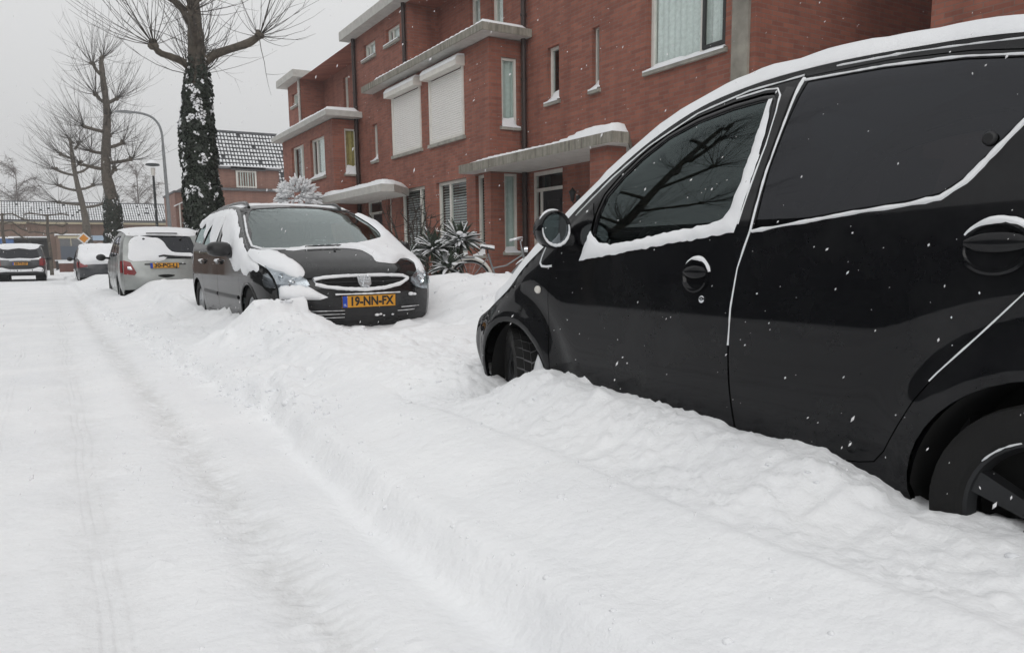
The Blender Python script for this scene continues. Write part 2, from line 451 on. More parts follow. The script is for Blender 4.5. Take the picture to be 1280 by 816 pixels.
M['lamp_dark'] = plain('dark_lamp_metal', (.03, .035, .036), .5)
def slat_mat(name, col, pitch, depth=.02, rough=.5):
    t = NT(name); t.principled(col, rough); tc = t.n('TexCoord'); sx = t.n('SeparateXYZ'); t.l(tc.outputs['Object'], sx.inputs[0])
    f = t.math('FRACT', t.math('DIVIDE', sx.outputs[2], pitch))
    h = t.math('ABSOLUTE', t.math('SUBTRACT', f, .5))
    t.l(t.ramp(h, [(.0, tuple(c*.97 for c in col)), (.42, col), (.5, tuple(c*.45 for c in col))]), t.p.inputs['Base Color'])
    t.bump(t.math('SUBTRACT', 1., h), .8, depth); return t.m
M['shutter'] = slat_mat('roller_shutter_slats', (.84, .82, .785), .045)
def fascia_mat(name):
    """concrete edge streaked by running water: dark vertical stains of fixed shape"""
    t = NT(name); t.principled((.27, .255, .215), .85)
    v = t.coords('Object', (5., 5., .35)); n = t.noise(v, 3., 6, .7); v2 = t.coords(); n2 = t.noise(v2, 9., 5)
    c = t.ramp(n, [(.36, (.09, .082, .065)), (.5, (.26, .245, .205)), (.66, (.36, .345, .30))])
    t.l(t.mix(.35, c, t.ramp(n2, [(.3, (.15, .14, .115)), (.7, (.36, .34, .29))])), t.p.inputs['Base Color']); t.bump(n2, .3, .006); return t.m
M['fascia'] = fascia_mat('streaked_fascia')
def tile_mat(name, along, up, dz=.34, snow=.55):
    """pantiles with snow lying on them: dark troughs and noses show through"""
    return None
# ------------------------------------------------------------------ the snowy street: one sheet of ground
def pl(x, P):
    """piecewise linear, P sorted by x"""
    if x <= P[0][0]: return P[0][1]
    for i in range(len(P)-1):
        if x <= P[i+1][0]:
            t = (x-P[i][0])/(P[i+1][0]-P[i][0]); t = t*t*(3-2*t); return P[i][1]+(P[i+1][1]-P[i][1])*t
    return P[-1][1]
def nz(x, y, s, seed=0.): return noise.noise(Vector((x*s+seed*3.1, y*s+seed*1.7, seed)))
def fbm(x, y, s, o=4, seed=0.):
    v = 0; a = 1.
    for _ in range(o): v += a*nz(x, y, s, seed); s *= 2.1; a *= .5; seed += 1.3
    return v
EDGE = [(0., .90), (1.4, .885), (2.4, .88), (3.2, .92), (4.2, .98), (4.76, 1.05), (5.2, 1.17), (5.9, 1.32), (6.9, 1.45), (8., 1.5), (11., 1.5), (14., 1.22), (20., 1.0), (40, .7)]   # foot of the high bank
LEDGE = [(3.6, 1.1), (4.4, .97), (5.33, .90), (7., .84), (9.2, .78), (14, .66), (21, .55), (40, .45)]    # low ledge at the ploughed edge
AY_CONTACT = [(-.6, .26), (.5, .245), (.95, .235), (1.13, .235), (1.25, .28), (1.4, .315), (1.75, .322), (1.83, .335), (2.3, .36), (2.8, .385), (2.95, .36), (3.1, .30), (3.35, .285), (3.6, .30), (4.4, .30)]
def bank(x, y):
    e = pl(y, EDGE)
    hb = pl(y, [(0, .17), (1.5, .18), (3., .21), (4.5, .22), (6., .29), (8, .36), (12, .38), (16, .42), (22, .36), (40, .3)])
    d = x-e+.035*nz(x, y, 1.7, 4)+.018*nz(x, y, 5, 7)
    st = .080 if y < 3.6 else lerp(.080, .12, smooth((y-3.6)/1.2))
    step = smooth((d+.02)/.12)*st+smooth(d/.6)*max(0, hb-st)-.016*math.exp(-((d+.05)/.05)**2)+.012*math.exp(-((d-.12)/.06)**2)
    return step
CRN = [(2.2, 6.72), (3.3, 6.70)]
def height(x, y):
    # ploughed road: slightly crowned, polished wheel tracks
    h = .02+.012*nz(x, y, .35, 2)+.006*nz(x, y, 1.6, 3)
    near = y < 30
    if -5. < x < 1.8 and near:
        for (tx, tw, td) in ((-1.35, .24, .022), (.07, .10, .008), (.485, .095, .020)):
            c = tx+.02*math.sin(y*.35+tx)-.002*y
            k = math.exp(-((x-c)/tw)**2)
            h -= td*k
            if y < 14 and tx > .3: h += k*(.016*(abs(nz(x*.8, y*1.9, 9., 12))-.2)+.012*nz(x*.5, y*2.5, 14., 15)+.006*nz(x, y, 24, 9))
        h += .006*math.exp(-((x-.30)/.09)**2)+.006*math.exp(-((x-.66)/.07)**2)
        if y < 12:      # crumbs thrown up beside the tracks
            g = math.exp(-((x-.20-.03*math.sin(y*1.3))/.055)**2)+.7*math.exp(-((x-.37)/.05)**2)+.35*math.exp(-((x+.35)/.3)**2)+.6*math.exp(-((x-.62)/.05)**2)
            n_ = nz(x, y, 17., 101); h += g*.055*max(0, n_-.30)*smooth(.3+2*nz(x, y, 2.2, 103)+.5)
    if x > -.2:
        b = bank(x, y)
        # low ledge in the far half
        if y > 3.6:
            l = pl(y, LEDGE); dl = x-l+.04*nz(x, y, 3., 21)+.02*nz(x, y, 9, 22)
            b = max(b, smooth(dl/.13)*(.085+.05*smooth(dl/.5))*smooth((y-3.6)/1.2))
        # drift against the small car: crest, dip, then the snow line along its side
        if y < 4.6 and x > 1.2:
            c = pl(y, AY_CONTACT); side = 1.90
            t = smooth((x-1.42)/(side-.06-1.42)); w = smooth((4.6-y)/.7)
            dip = -.012*math.exp(-((x-1.68)/.12)**2)*w*smooth((3.2-y)/1.)
            b = lerp(b, lerp(b, c-.02, t), w)+dip
            b += .014*math.exp(-((x-1.47)/.08)**2)*smooth((3.-y)/1.)*smooth((y-.3)/.5)
            # round the front wheel
            r = math.hypot(x-1.86, y-3.22); b -= .10*math.exp(-(r/.21)**2)
            r = math.hypot(x-1.80, y-2.86); b += .012*math.exp(-(r/.12)**2)
        # between the cars
        if 3.6 < y < 7.6 and x > 1.2:
            w = smooth((y-3.6)/.8)*smooth((7.6-y)/.8)*smooth((x-1.3)/.4)
            tgt = .27-.05*math.exp(-((x-2.6)/.6)**2)*smooth((y-5.2)/1.5)+.03*fbm(x, y, 1.1, 3, 8)
            b = lerp(b, tgt, w)
        # heap pushed up over the corner of the grey car
        r2 = ((x-1.62)/.40)**2+((y-6.85)/.48)**2; b = max(b, b+.21*math.exp(-r2*1.1))
        r2 = ((x-1.95)/.16)**2+((y-6.52)/.14)**2; b += .07*math.exp(-r2)
        if 6.6 < y < 13. and 1.3 < x < 1.9:
            cl = pl(y, [(6.8, .5), (7.3, .33), (7.9, .30), (9., .30), (10., .24), (11., .32), (13, .38)])
            b = lerp(b, cl, smooth((x-1.25)/.3)*.9)
        # pavement and front gardens, shovelled heaps
        if x > 3.2:
            b = lerp(b, .34+.05*fbm(x, y, .8, 3, 5), smooth((x-3.2)/.7))
            for (hx, hy, hr, hh) in ((4.35, 7.6, .75, .26), (5.0, 8.7, .6, .22), (3.75, 8.2, .5, .18), (4.0, 6.3, .6, .16), (3.8, 9.6, .7, .15), (4.9, 7.1, .35, .22)):
                b += hh*math.exp(-((x-hx)**2+(y-hy)**2)/hr**2)
            b += .05*max(0, fbm(x, y, 2.6, 3, 31))*smooth((x-3.3)/.5)*(y < 14)
        h += b
        # crumbly texture on everything that was not driven on
        k = smooth((x-.95)/.25)*(1 if y < 12 else .5)
        if k > 0 and y < 16:
            if y < 4.2:
                cx_ = 1.425+.025*nz(y, 3., 1.3)+.02*smooth((1.3-y)/.6)
                rough = smooth((x-cx_)/.05); h -= .016*rough*smooth((4.2-y)/.8)*smooth((1.84-x)/.2)
                h += k*(.007*fbm(x, y, 2.6, 2, 41)+.003*nz(x, y, 9, 43)+.0022*nz(x, y, 23, 44))
                p1 = max(0, nz(x, y, 8.5, 51)+.5*nz(x, y, 17, 52)-.12); p2 = max(0, nz(x, y, 19, 53)-.05)
                p3 = abs(nz(x, y, 12., 56)); h += rough*(.026*p1+.020*p2+.007*nz(x, y, 30, 54)+.014*(max(0, .16-p3)/.16)**2*smooth(1.5*nz(x, y, 3., 58)+.5))*smooth((x-cx_)/.2+.25)
            else:
                h += k*(.010*fbm(x, y, 3.2, 3, 41)+.026*max(0, fbm(x, y, 7.5, 3, 51)-.05)+.011*nz(x, y, 24, 61)+.012*abs(nz(x, y, 13, 62)))
                lump = nz(x, y, 4.3, 71)
                if lump > .28: h += k*.8*(lump-.28)*.16*smooth((y-4.2)/.6)
        # clods along the foot of the ledge
        if 4. < y < 25:
            l = pl(y, LEDGE); g = math.exp(-((x-l-.02)/.12)**2); h += g*.035*max(0, fbm(x, y, 6., 3, 81))
            e = pl(y, EDGE); g = math.exp(-((x-e-.12)/.14)**2)*(y < 9); h += g*.05*max(0, fbm(x, y, 5., 3, 83))
        # snow thins under the cars so that nothing pokes through a floor
        if 1.98 < x < 3.4 and .9-.6 < y < 3.6: h = min(h, lerp(h, .17, smooth((x-1.98)/.1)))
        if 1.75 < x < 3.2 and 7.0 < y < 11.: h = min(h, lerp(h, .19, smooth((x-1.75)/.1)*smooth((y-7.)/.15)))
        if y > 13 and y < 24:      # drift at the tail and side of the silver car
            h += .05*math.exp(-((y-15.8)/.9)**2)*smooth((x-.6)/.3)*smooth((3.2-x)/.5)
            h = lerp(h, .20+.05*fbm(x, y, 1.5, 3, 77), .8*math.exp(-((x-1.0)/.28)**2)*smooth((y-16.6)/.6)*smooth((22-y)/2))
        if 1.3 < x < 2.6 and 16.75 < y < 20.: h = min(h, .26)
    if x < -4.2: h += smooth((-4.2-x)/.5)*(.3+.04*fbm(x, y, .9, 3, 90)) 
    if y > 30:   # side street across the end
        k = smooth((y-30)/6)
        h = lerp(h, min(h, .06), smooth((y-46)/4)) if y > 46 else h
    return h
def build_ground():
    xs = []; x = -120.
    while x < 160:
        xs.append(x)
        a = 0 if -.4 <= x <= 2.1 else min(abs(x+.4), abs(x-2.1))*.6
        x += .0145 if a == 0 else .0145+a*.075
    ys = []; y = -14.
    while y < 260:
        ys.append(y); a = 0 if .5 <= y <= 3.6 else min(abs(y-.5), abs(y-3.6)); y += .0145+a*(.0085 if y > 0 else .06)
    V = []; F = []
    for y in ys:
        for x in xs: V.append((x, y, height(x, y)))
    n = len(xs)
    for j in range(len(ys)-1):
        for i in range(n-1): F.append((j*n+i, j*n+i+1, (j+1)*n+i+1, (j+1)*n+i))
    me = bpy.data.meshes.new('snowy_ground'); me.from_pydata(V, [], F); me.update()
    me.polygons.foreach_set('use_smooth', [True]*len(F)); me.materials.append(M['snow_ground'])
    at = me.attributes.new('packed', 'FLOAT', 'POINT'); pk = []
    for x, y, z in V:      # how hard the wheels have pressed the snow
        p = 0.
        if -5 < x < 1.2:
            p = math.exp(-((x-.485-.02*math.sin(y*.35+.485)+.002*y)/.085)**2)+.45*math.exp(-((x-.07)/.13)**2)+.6*math.exp(-((x+1.3)/.25)**2)+.18*math.exp(-((x+.5)/.5)**2)
            p = min(1., p)*(1 if y < 10 else max(.25, 1-(y-10)/20.))
        pk.append(p)
    at.data.foreach_set('value', pk)
    o = link(bpy.data.objects.new('ground', me)); tag(o, 'deep fresh snow over street, kerb and front gardens with ploughed wheel tracks', None, None, 'structure')
    print('ground verts', len(V), n, len(ys))
build_ground()

def clods():
    """loose crumbs of ploughed snow, far too many to count"""
    rnd = random.Random(77); b = MB()
    def put(x, y, r):
        if 1.9 < x < 3.5 and -.3 < y < 3.7: return
        vs, fs = blob((0, 0, 0), r, rnd, rnd.uniform(.5, .9), 7, 4); k = [rnd.uniform(.65, 1.25) for _ in range(3)]; o = (x, y, height(x, y)+r*rnd.uniform(-.35, .12))
        b.add([(o[0]+v[0]*k[0]*(1+.3*rnd.random()), o[1]+v[1]*k[1]*(1+.3*rnd.random()), o[2]+v[2]*k[2]) for v in vs], fs)
    for k in range(700):       # foot of the bank and low ledge
        y = rnd.uniform(3.6, 14); x = pl(y, LEDGE)+rnd.gauss(.03, .07); put(x, y, .005+.012*rnd.random()**3+(.012 if rnd.random() < .06 else 0))
    for k in range(220):
        y = rnd.uniform(1.0, 8); x = pl(y, EDGE)+rnd.gauss(.10, .10); put(x, y, .003+.008*rnd.random()**3)
    for k in range(520):      # rough strip beside the small car and between the cars
        y = rnd.uniform(.5, 6.6); x = rnd.uniform(1.25, 1.88 if y < 3.8 else 3.2)
        if nz(x, y, 2.4, 7) > .05: put(x, y, .004+.014*rnd.random()**4)
    for k in range(90): put(rnd.gauss(1.75, .3), rnd.gauss(6.4, .35), .008+.02*rnd.random()**2)
    for k in range(500):
        y = rnd.uniform(1.1, 9); x = rnd.choice((.2, .37, .62, -.35))+rnd.gauss(0, .035); put(x, y, .002+.005*rnd.random()**2)
    for k in range(130): put(rnd.uniform(3.4, 5.6), rnd.uniform(6., 10.5), .010+.028*rnd.random()**2)
    o = b.build('snow_crumbs', M['snow_car'], None, 180, fix=False); tag(o, 'loose crumbs of ploughed snow strewn over the bank and road edge', 'snow crumbs', None, 'stuff')
# ------------------------------------------------------------------ car parts shared by all cars
def make_wheel(name, parent, loc, R, width, rimR, mat_rim, sg, spokes=5, steer=0., tread=False, snow=False):
    w = empty(name, loc, steer); w.parent = parent
    hw = width/2; b = MB(); o = sg     # outer face towards sg*x
    prof = [(rimR, -hw*.8), (rimR+.012, -hw*.92), (R-.03, -hw), (R-.008, -hw*.9)]
    nseg = 96 if tread else 40
    if tread:
        b.lathe([(rimR, o*hw*.78), (rimR+.01, o*hw*.93), (R-.035, o*hw*1.0), (R-.014, o*hw*.93)], n=nseg, axis='x')
        b.lathe([(rimR, -o*hw*.78), (R-.035, -o*hw), (R-.014, -o*hw*.93)], n=nseg, axis='x')
        g = MB(); g.lathe([(R-.009, -hw*.93), (R-.005, -hw*.6), (R-.005, hw*.6), (R-.009, hw*.93)], n=nseg, axis='x'); g.build('tread_snow', M['tread_snow'], w, 180)
        rows = [(-.95, -.48, 0), (-.45, -.02, 1), (.01, .44, 2), (.47, .95, 3)]
        for (x0, x1, ph) in rows:           # tread blocks
            for k in range(30):
                a0 = (k+ph*.35)*12.; vs = []
                for (aa, rr) in ((0, R-.014), (0, R), (9.9, R), (9.9, R-.014)):
                    for xx in (x0, x1):
                        a = math.radians(a0+aa+(3. if xx == x1 else 0)*(1 if ph < 2 else -1)); vs.append((xx*hw, rr*math.cos(a), rr*math.sin(a)))
                b.add(vs, [(0, 1, 3, 2), (2, 3, 5, 4), (4, 5, 7, 6), (0, 2, 4, 6), (1, 7, 5, 3)])
    else:
        b.lathe([(rimR, -hw*.8), (rimR+.012, -hw*.95), (R-.03, -hw), (R-.006, -hw*.88), (R, -hw*.6), (R, hw*.6), (R-.006, hw*.88), (R-.03, hw), (rimR+.012, hw*.95), (rimR, hw*.8)], n=nseg, axis='x')
    b.build('tyre', M['rubber'], w, 40)
    r = MB(); x = o*hw*.62
    r.lathe([(rimR*.2, x-o*.01), (rimR*.2, x), (.0, x+o*.004)], n=20, axis='x')
    r.lathe([(rimR*.9, x-o*.012), (rimR*.96, x+o*.012), (rimR+.006, x+o*.018), (rimR+.004, -o*hw*.8)], n=40, axis='x')
    for k in range(spokes):
        a = 2*PI*k/spokes+.35; ca, sa = math.cos(a), math.sin(a)
        for (r0, r1, w0, w1) in ((rimR*.15, rimR*.95, rimR*.13, rimR*.2),):
            vs = []
            for (rr, ww) in ((r0, w0), (r1, w1)):
                for (dx, dw) in ((-.02, 1), (.006, .75), (.006, -.75), (-.02, -1)):
                    vs.append((x+o*dx, rr*ca-ww*dw*sa, rr*sa+ww*dw*ca))
            r.add(vs, [(0, 1, 5, 4), (1, 2, 6, 5), (2, 3, 7, 6), (0, 4, 7, 3), (4, 5, 6, 7)])
    r.build('rim', mat_rim, w, 35)
    d = MB(); d.lathe([(rimR*.97, x-o*.06), (.0, x-o*.06)], n=32, axis='x'); d.build('brake_disc', M['void'], w)
    if snow:
        s = MB(); rnd = random.Random(3)
        for k in range(14):
            a = math.radians(150+k*8+rnd.random()*6); rr = rimR*(.9+.12*rnd.random()); q = .008+.014*rnd.random()
            s.add(*blob((x+o*.02, rr*math.cos(a), rr*math.sin(a)), q, rnd))
        for a0, a1 in ((38, 72), (80, 118), (128, 176)):
            pts = [(x+o*.017, (rimR+.002)*math.cos(math.radians(a)), (rimR+.002)*math.sin(math.radians(a))) for a in range(a0, a1, 4)]
            s.tube(pts, [.0016+.0022*abs(math.sin(i*1.9)) for i in range(len(pts))], 5)
        for a, rr, q in ((100, .55, .014), (62, .4, .010), (150, .86, .022), (165, .7, .018)): s.add(*blob((x+o*.012, rimR*rr*math.cos(math.radians(a)), rimR*rr*math.sin(math.radians(a))), q, rnd))
        s.build('packed_snow', M['snow_car'], w, 180)
    return w
def blob(c, r, rnd, squash=.8, n=8, m=5):
    vs = []; fs = []
    k = [1+.25*(rnd.random()-.5) for _ in range(n)]
    for i in range(m+1):
        th = PI*i/m
        for j in range(n):
            ph = 2*PI*j/n; q = r*k[j]*math.sin(th)
            vs.append((c[0]+q*math.cos(ph), c[1]+q*math.sin(ph), c[2]+r*squash*math.cos(th)))
    for i in range(m):
        for j in range(n): fs.append((i*n+j, (i+1)*n+j, (i+1)*n+(j+1) % n, i*n+(j+1) % n))
    return vs, fs
def arch_liner(mb, y, z, r, sg, x0, x1):
    mb.lathe([(r, sg*x0), (r, sg*x1), (.02, sg*x1)], (0, y, z), 32, 'x', -25, 205)
def rect(a0, a1, b0, b1): return [(a0, b0), (a1, b0), (a1, b1), (a0, b1)]
def skin_part(name, mat, parent, S, a0, a1, b0=-.8, b1=.8, res=.06, off=0., hfun=None, flange=.01, holes=()):
    return surf_panel(name, mat, parent, rect(a0, a1, b0, b1), S.skin, holes, res, off, flange, -1, hfun=hfun)
def snow_patch(name, parent, S_fn, outer, thick, flip, res=.04, edge=.06, noise_amp=.012, mat=None, holes=(), seed=0., wav=.35):
    """snow lying on a surface: thins to its rim"""
    ring = resample(outer, .05)
    def h(a, b):
        d = poly_dist((a, b), outer)
        for hh in holes: d = min(d, poly_dist((a, b), hh))
        k = clamp(d/edge, 0, 1); k = math.sqrt(max(0, 1-(1-k)**2))
        return .002+thick*k*(1+wav*noise.noise(Vector((a*5+seed, b*5, seed))))+noise_amp*k*noise.noise(Vector((a*17, b*17, seed+3)))
    return surf_panel(name, mat or M['snow_car'], parent, outer, S_fn, holes, res, 0., .0, flip, hfun=h)
def seat(parent, x, y, z):
    b = MB()
    b.prism([(-.25, 0), (.22, .02), (.25, .10), (-.2, .13)], lambda p, q, h: (x+h, y+p, z+q), -.24, .24)
    b.build('seat', M['fabric'], parent)
    b = MB()
    b.prism([(-.22, .1), (-.12, .13), (-.25, .62), (-.36, .62)], lambda p, q, h: (x+h, y+p, z+q), -.22, .22)
    b.prism([(-.27, .66), (-.2, .68), (-.24, .85), (-.33, .84)], lambda p, q, h: (x+h, y+p, z+q), -.12, .12)
    b.build('backrest', M['fabric'], parent)
def steering_wheel(parent, x, y, z):
    b = MB(); pts = [(x+.18*math.cos(a), y+.07*math.sin(a), z+.165*math.sin(a)) for a in [2*PI*i/28 for i in range(29)]]
    b.tube(pts, .014, 8); b.tube([(x-.17, y, z), (x+.17, y, z)], .018, 6); b.tube([(x, y, z), (x, y+.25, z-.1)], .03, 8)
    b.build('steering_wheel', M['plastic'], parent, 60)
def text_mesh(name, body, size, mat, parent, fn, width=None, bold=0.):
    """lettering as a mesh; fn maps (x, y) of the flat text to 3D"""
    cu = bpy.data.curves.new(name, 'FONT'); cu.body = body; cu.size = size; cu.align_x = 'CENTER'; cu.align_y = 'CENTER'; cu.offset = bold; cu.resolution_u = 3
    o = bpy.data.objects.new(name, cu); COL.objects.link(o); bpy.context.view_layer.update()
    me = bpy.data.meshes.new_from_object(o.evaluated_get(bpy.context.evaluated_depsgraph_get()))
    COL.objects.unlink(o); bpy.data.objects.remove(o); bpy.data.curves.remove(cu)
    xs = [v.co.x for v in me.vertices]; k = width/(max(xs)-min(xs)) if width else 1.
    for v in me.vertices: v.co = Vector(fn(v.co.x*k, v.co.y))
    me.materials.clear(); me.materials.append(mat); me.update()
    me.name = name
    return link(bpy.data.objects.new(name, me), parent)
def licence_plate(parent, c, w, h, text, facing, tilt=0.):
    """facing: +1 looks along +y, -1 along -y (local axes of the car)"""
    def fn(x, z, d): return (c[0]-facing*x, c[1]+facing*(d)-facing*z*tilt, c[2]+z)
    b = MB(); b.prism([(-w/2, -h/2), (w/2, -h/2), (w/2, h/2), (-w/2, h/2)], fn, -.006, .004)
    p = b.build('license_plate', M['plate'], parent)
    b = MB(); b.prism(rect(-w/2+.004, -w/2+.048, -h/2+.004, h/2-.004), fn, .004, .0055); b.build('blue_strip', M['plate_blue'], p)
    b = MB()
    for (x0, x1, z0, z1) in ((-w/2, w/2, h/2-.003, h/2), (-w/2, w/2, -h/2, -h/2+.003), (-w/2, -w/2+.003, -h/2+.003, h/2-.003), (w/2-.003, w/2, -h/2+.003, h/2-.003)):
        b.prism(rect(x0, x1, z0, z1), fn, .004, .0062)
    b.build('border', M['plate_black'], p)
    text_mesh('lettering', text, h*.98, M['plate_black'], p, lambda x, y: fn(x+.022, y-.002, .0062), w*.80, .0042)
    text_mesh('country_letters', 'NL', h*.3, M['chrome'], p, lambda x, y: fn(x-w/2+.026, y-h*.27, .0062), .026, .0)
    return p

# ------------------------------------------------------------------ the small black hatchback in front
AY_OUT = [(-2.56, .30, -.20, 0), (-2.62, .50, -.18, 0), (-2.60, .80, -.16, 0), (-2.56, 1.05, -.14, 0), (-2.47, 1.26, -.10, .0), (-2.36, 1.365, -.05, .02),
          (-2.14, 1.418, 0, .045), (-1.85, 1.448, 0, .05), (-1.53, 1.464, 0, .05), (-1.29, 1.456, .01, .05), (-1.07, 1.421, .03, .05), (-.834, 1.33, .07, .04),
          (-.643, 1.222, .11, .03), (-.43, 1.08, .14, .03), (-.27, .958, .17, .04), (-.10, .858, .17, .06),
          (.10, .722, .15, .10), (.30, .622, .14, .10), (.50, .535, .09, .07), (.57, .455, .05, .02), (.575, .385, .04, 0), (.54, .30, .05, 0), (.48, .22, .06, 0)]
def ay_width(u, z):
    h = .8075
    if z < .55: h -= .06*((.55-z)/.35)**2
    elif z < .95: h -= .02*((z-.55)/.4)**2
    else: h -= .02+.1*(z-.95)+.26*(z-.95)**1.5
    if u > .1: h *= 1-.11*((u-.1)/.45)**2.2
    if u < -1.9: h *= 1-.15*((-1.9-u)/.8)**2
    if z > .27:      # flares round the wheel openings
        r = math.hypot(u, z-.27); h += .016*math.exp(-((r-.335)/.045)**2)-.012*math.exp(-((r-.455)/.06)**2)
        r = math.hypot(u+2.34, z-.27); h += .010*math.exp(-((r-.36)/.05)**2)-.006*math.exp(-((r-.47)/.06)**2)
    return h
AY_WIN = [(-.600, .965), (-.608, .99), (-.616, 1.06), (-.649, 1.14), (-.727, 1.214), (-.823, 1.283), (-.942, 1.344), (-1.084, 1.383), (-1.244, 1.405), (-1.372, 1.411),
          (-1.415, 1.406), (-1.435, 1.383), (-1.438, 1.339), (-1.431, 1.235), (-1.406, 1.109), (-1.378, .975), (-1.30, .962), (-.9, .915), (-.70, .895), (-.612, .93)]
AY_REAR = [(-1.462, .975), (-1.632, .994), (-1.808, 1.014), (-1.95, 1.026), (-2.035, 1.04), (-2.085, 1.073), (-2.136, 1.134), (-2.19, 1.203), (-2.26, 1.28), (-2.25, 1.325),
           (-2.16, 1.355), (-2.02, 1.380), (-1.79, 1.405), (-1.535, 1.418), (-1.503, 1.30), (-1.476, 1.152)]
AY_DOOR = [(-.350, .262), (-.338, .40), (-.320, .55), (-.317, .634), (-.324, .74), (-.352, .85), (-.40, .95), (-.462, 1.05), (-.565, 1.125), (-.668, 1.196), (-.845, 1.298), (-1.075, 1.387), (-1.295, 1.426),
           (-1.512, 1.434), (-1.49, 1.299), (-1.465, 1.152), (-1.445, .971), (-1.405, .85), (-1.388, .72), (-1.386, .577), (-1.392, .45), (-1.40, .343), (-1.405, .268)]
AY_RDOOR = [(-1.412, .270), (-1.408, .343), (-1.399, .45), (-1.393, .577), (-1.395, .72), (-1.412, .85), (-1.452, .971), (-1.472, 1.152), (-1.497, 1.299), (-1.519, 1.434),
            (-1.80, 1.424), (-2.03, 1.397), (-2.18, 1.367), (-2.275, 1.325), (-2.285, 1.25), (-2.28, 1.12), (-2.275, .95), (-2.27, .84), (-2.254, .804), (-2.16, .692), (-2.078, .596), (-2.024, .519), (-1.984, .446), (-1.939, .363), (-1.905, .325), (-1.857, .312), (-1.76, .300)]
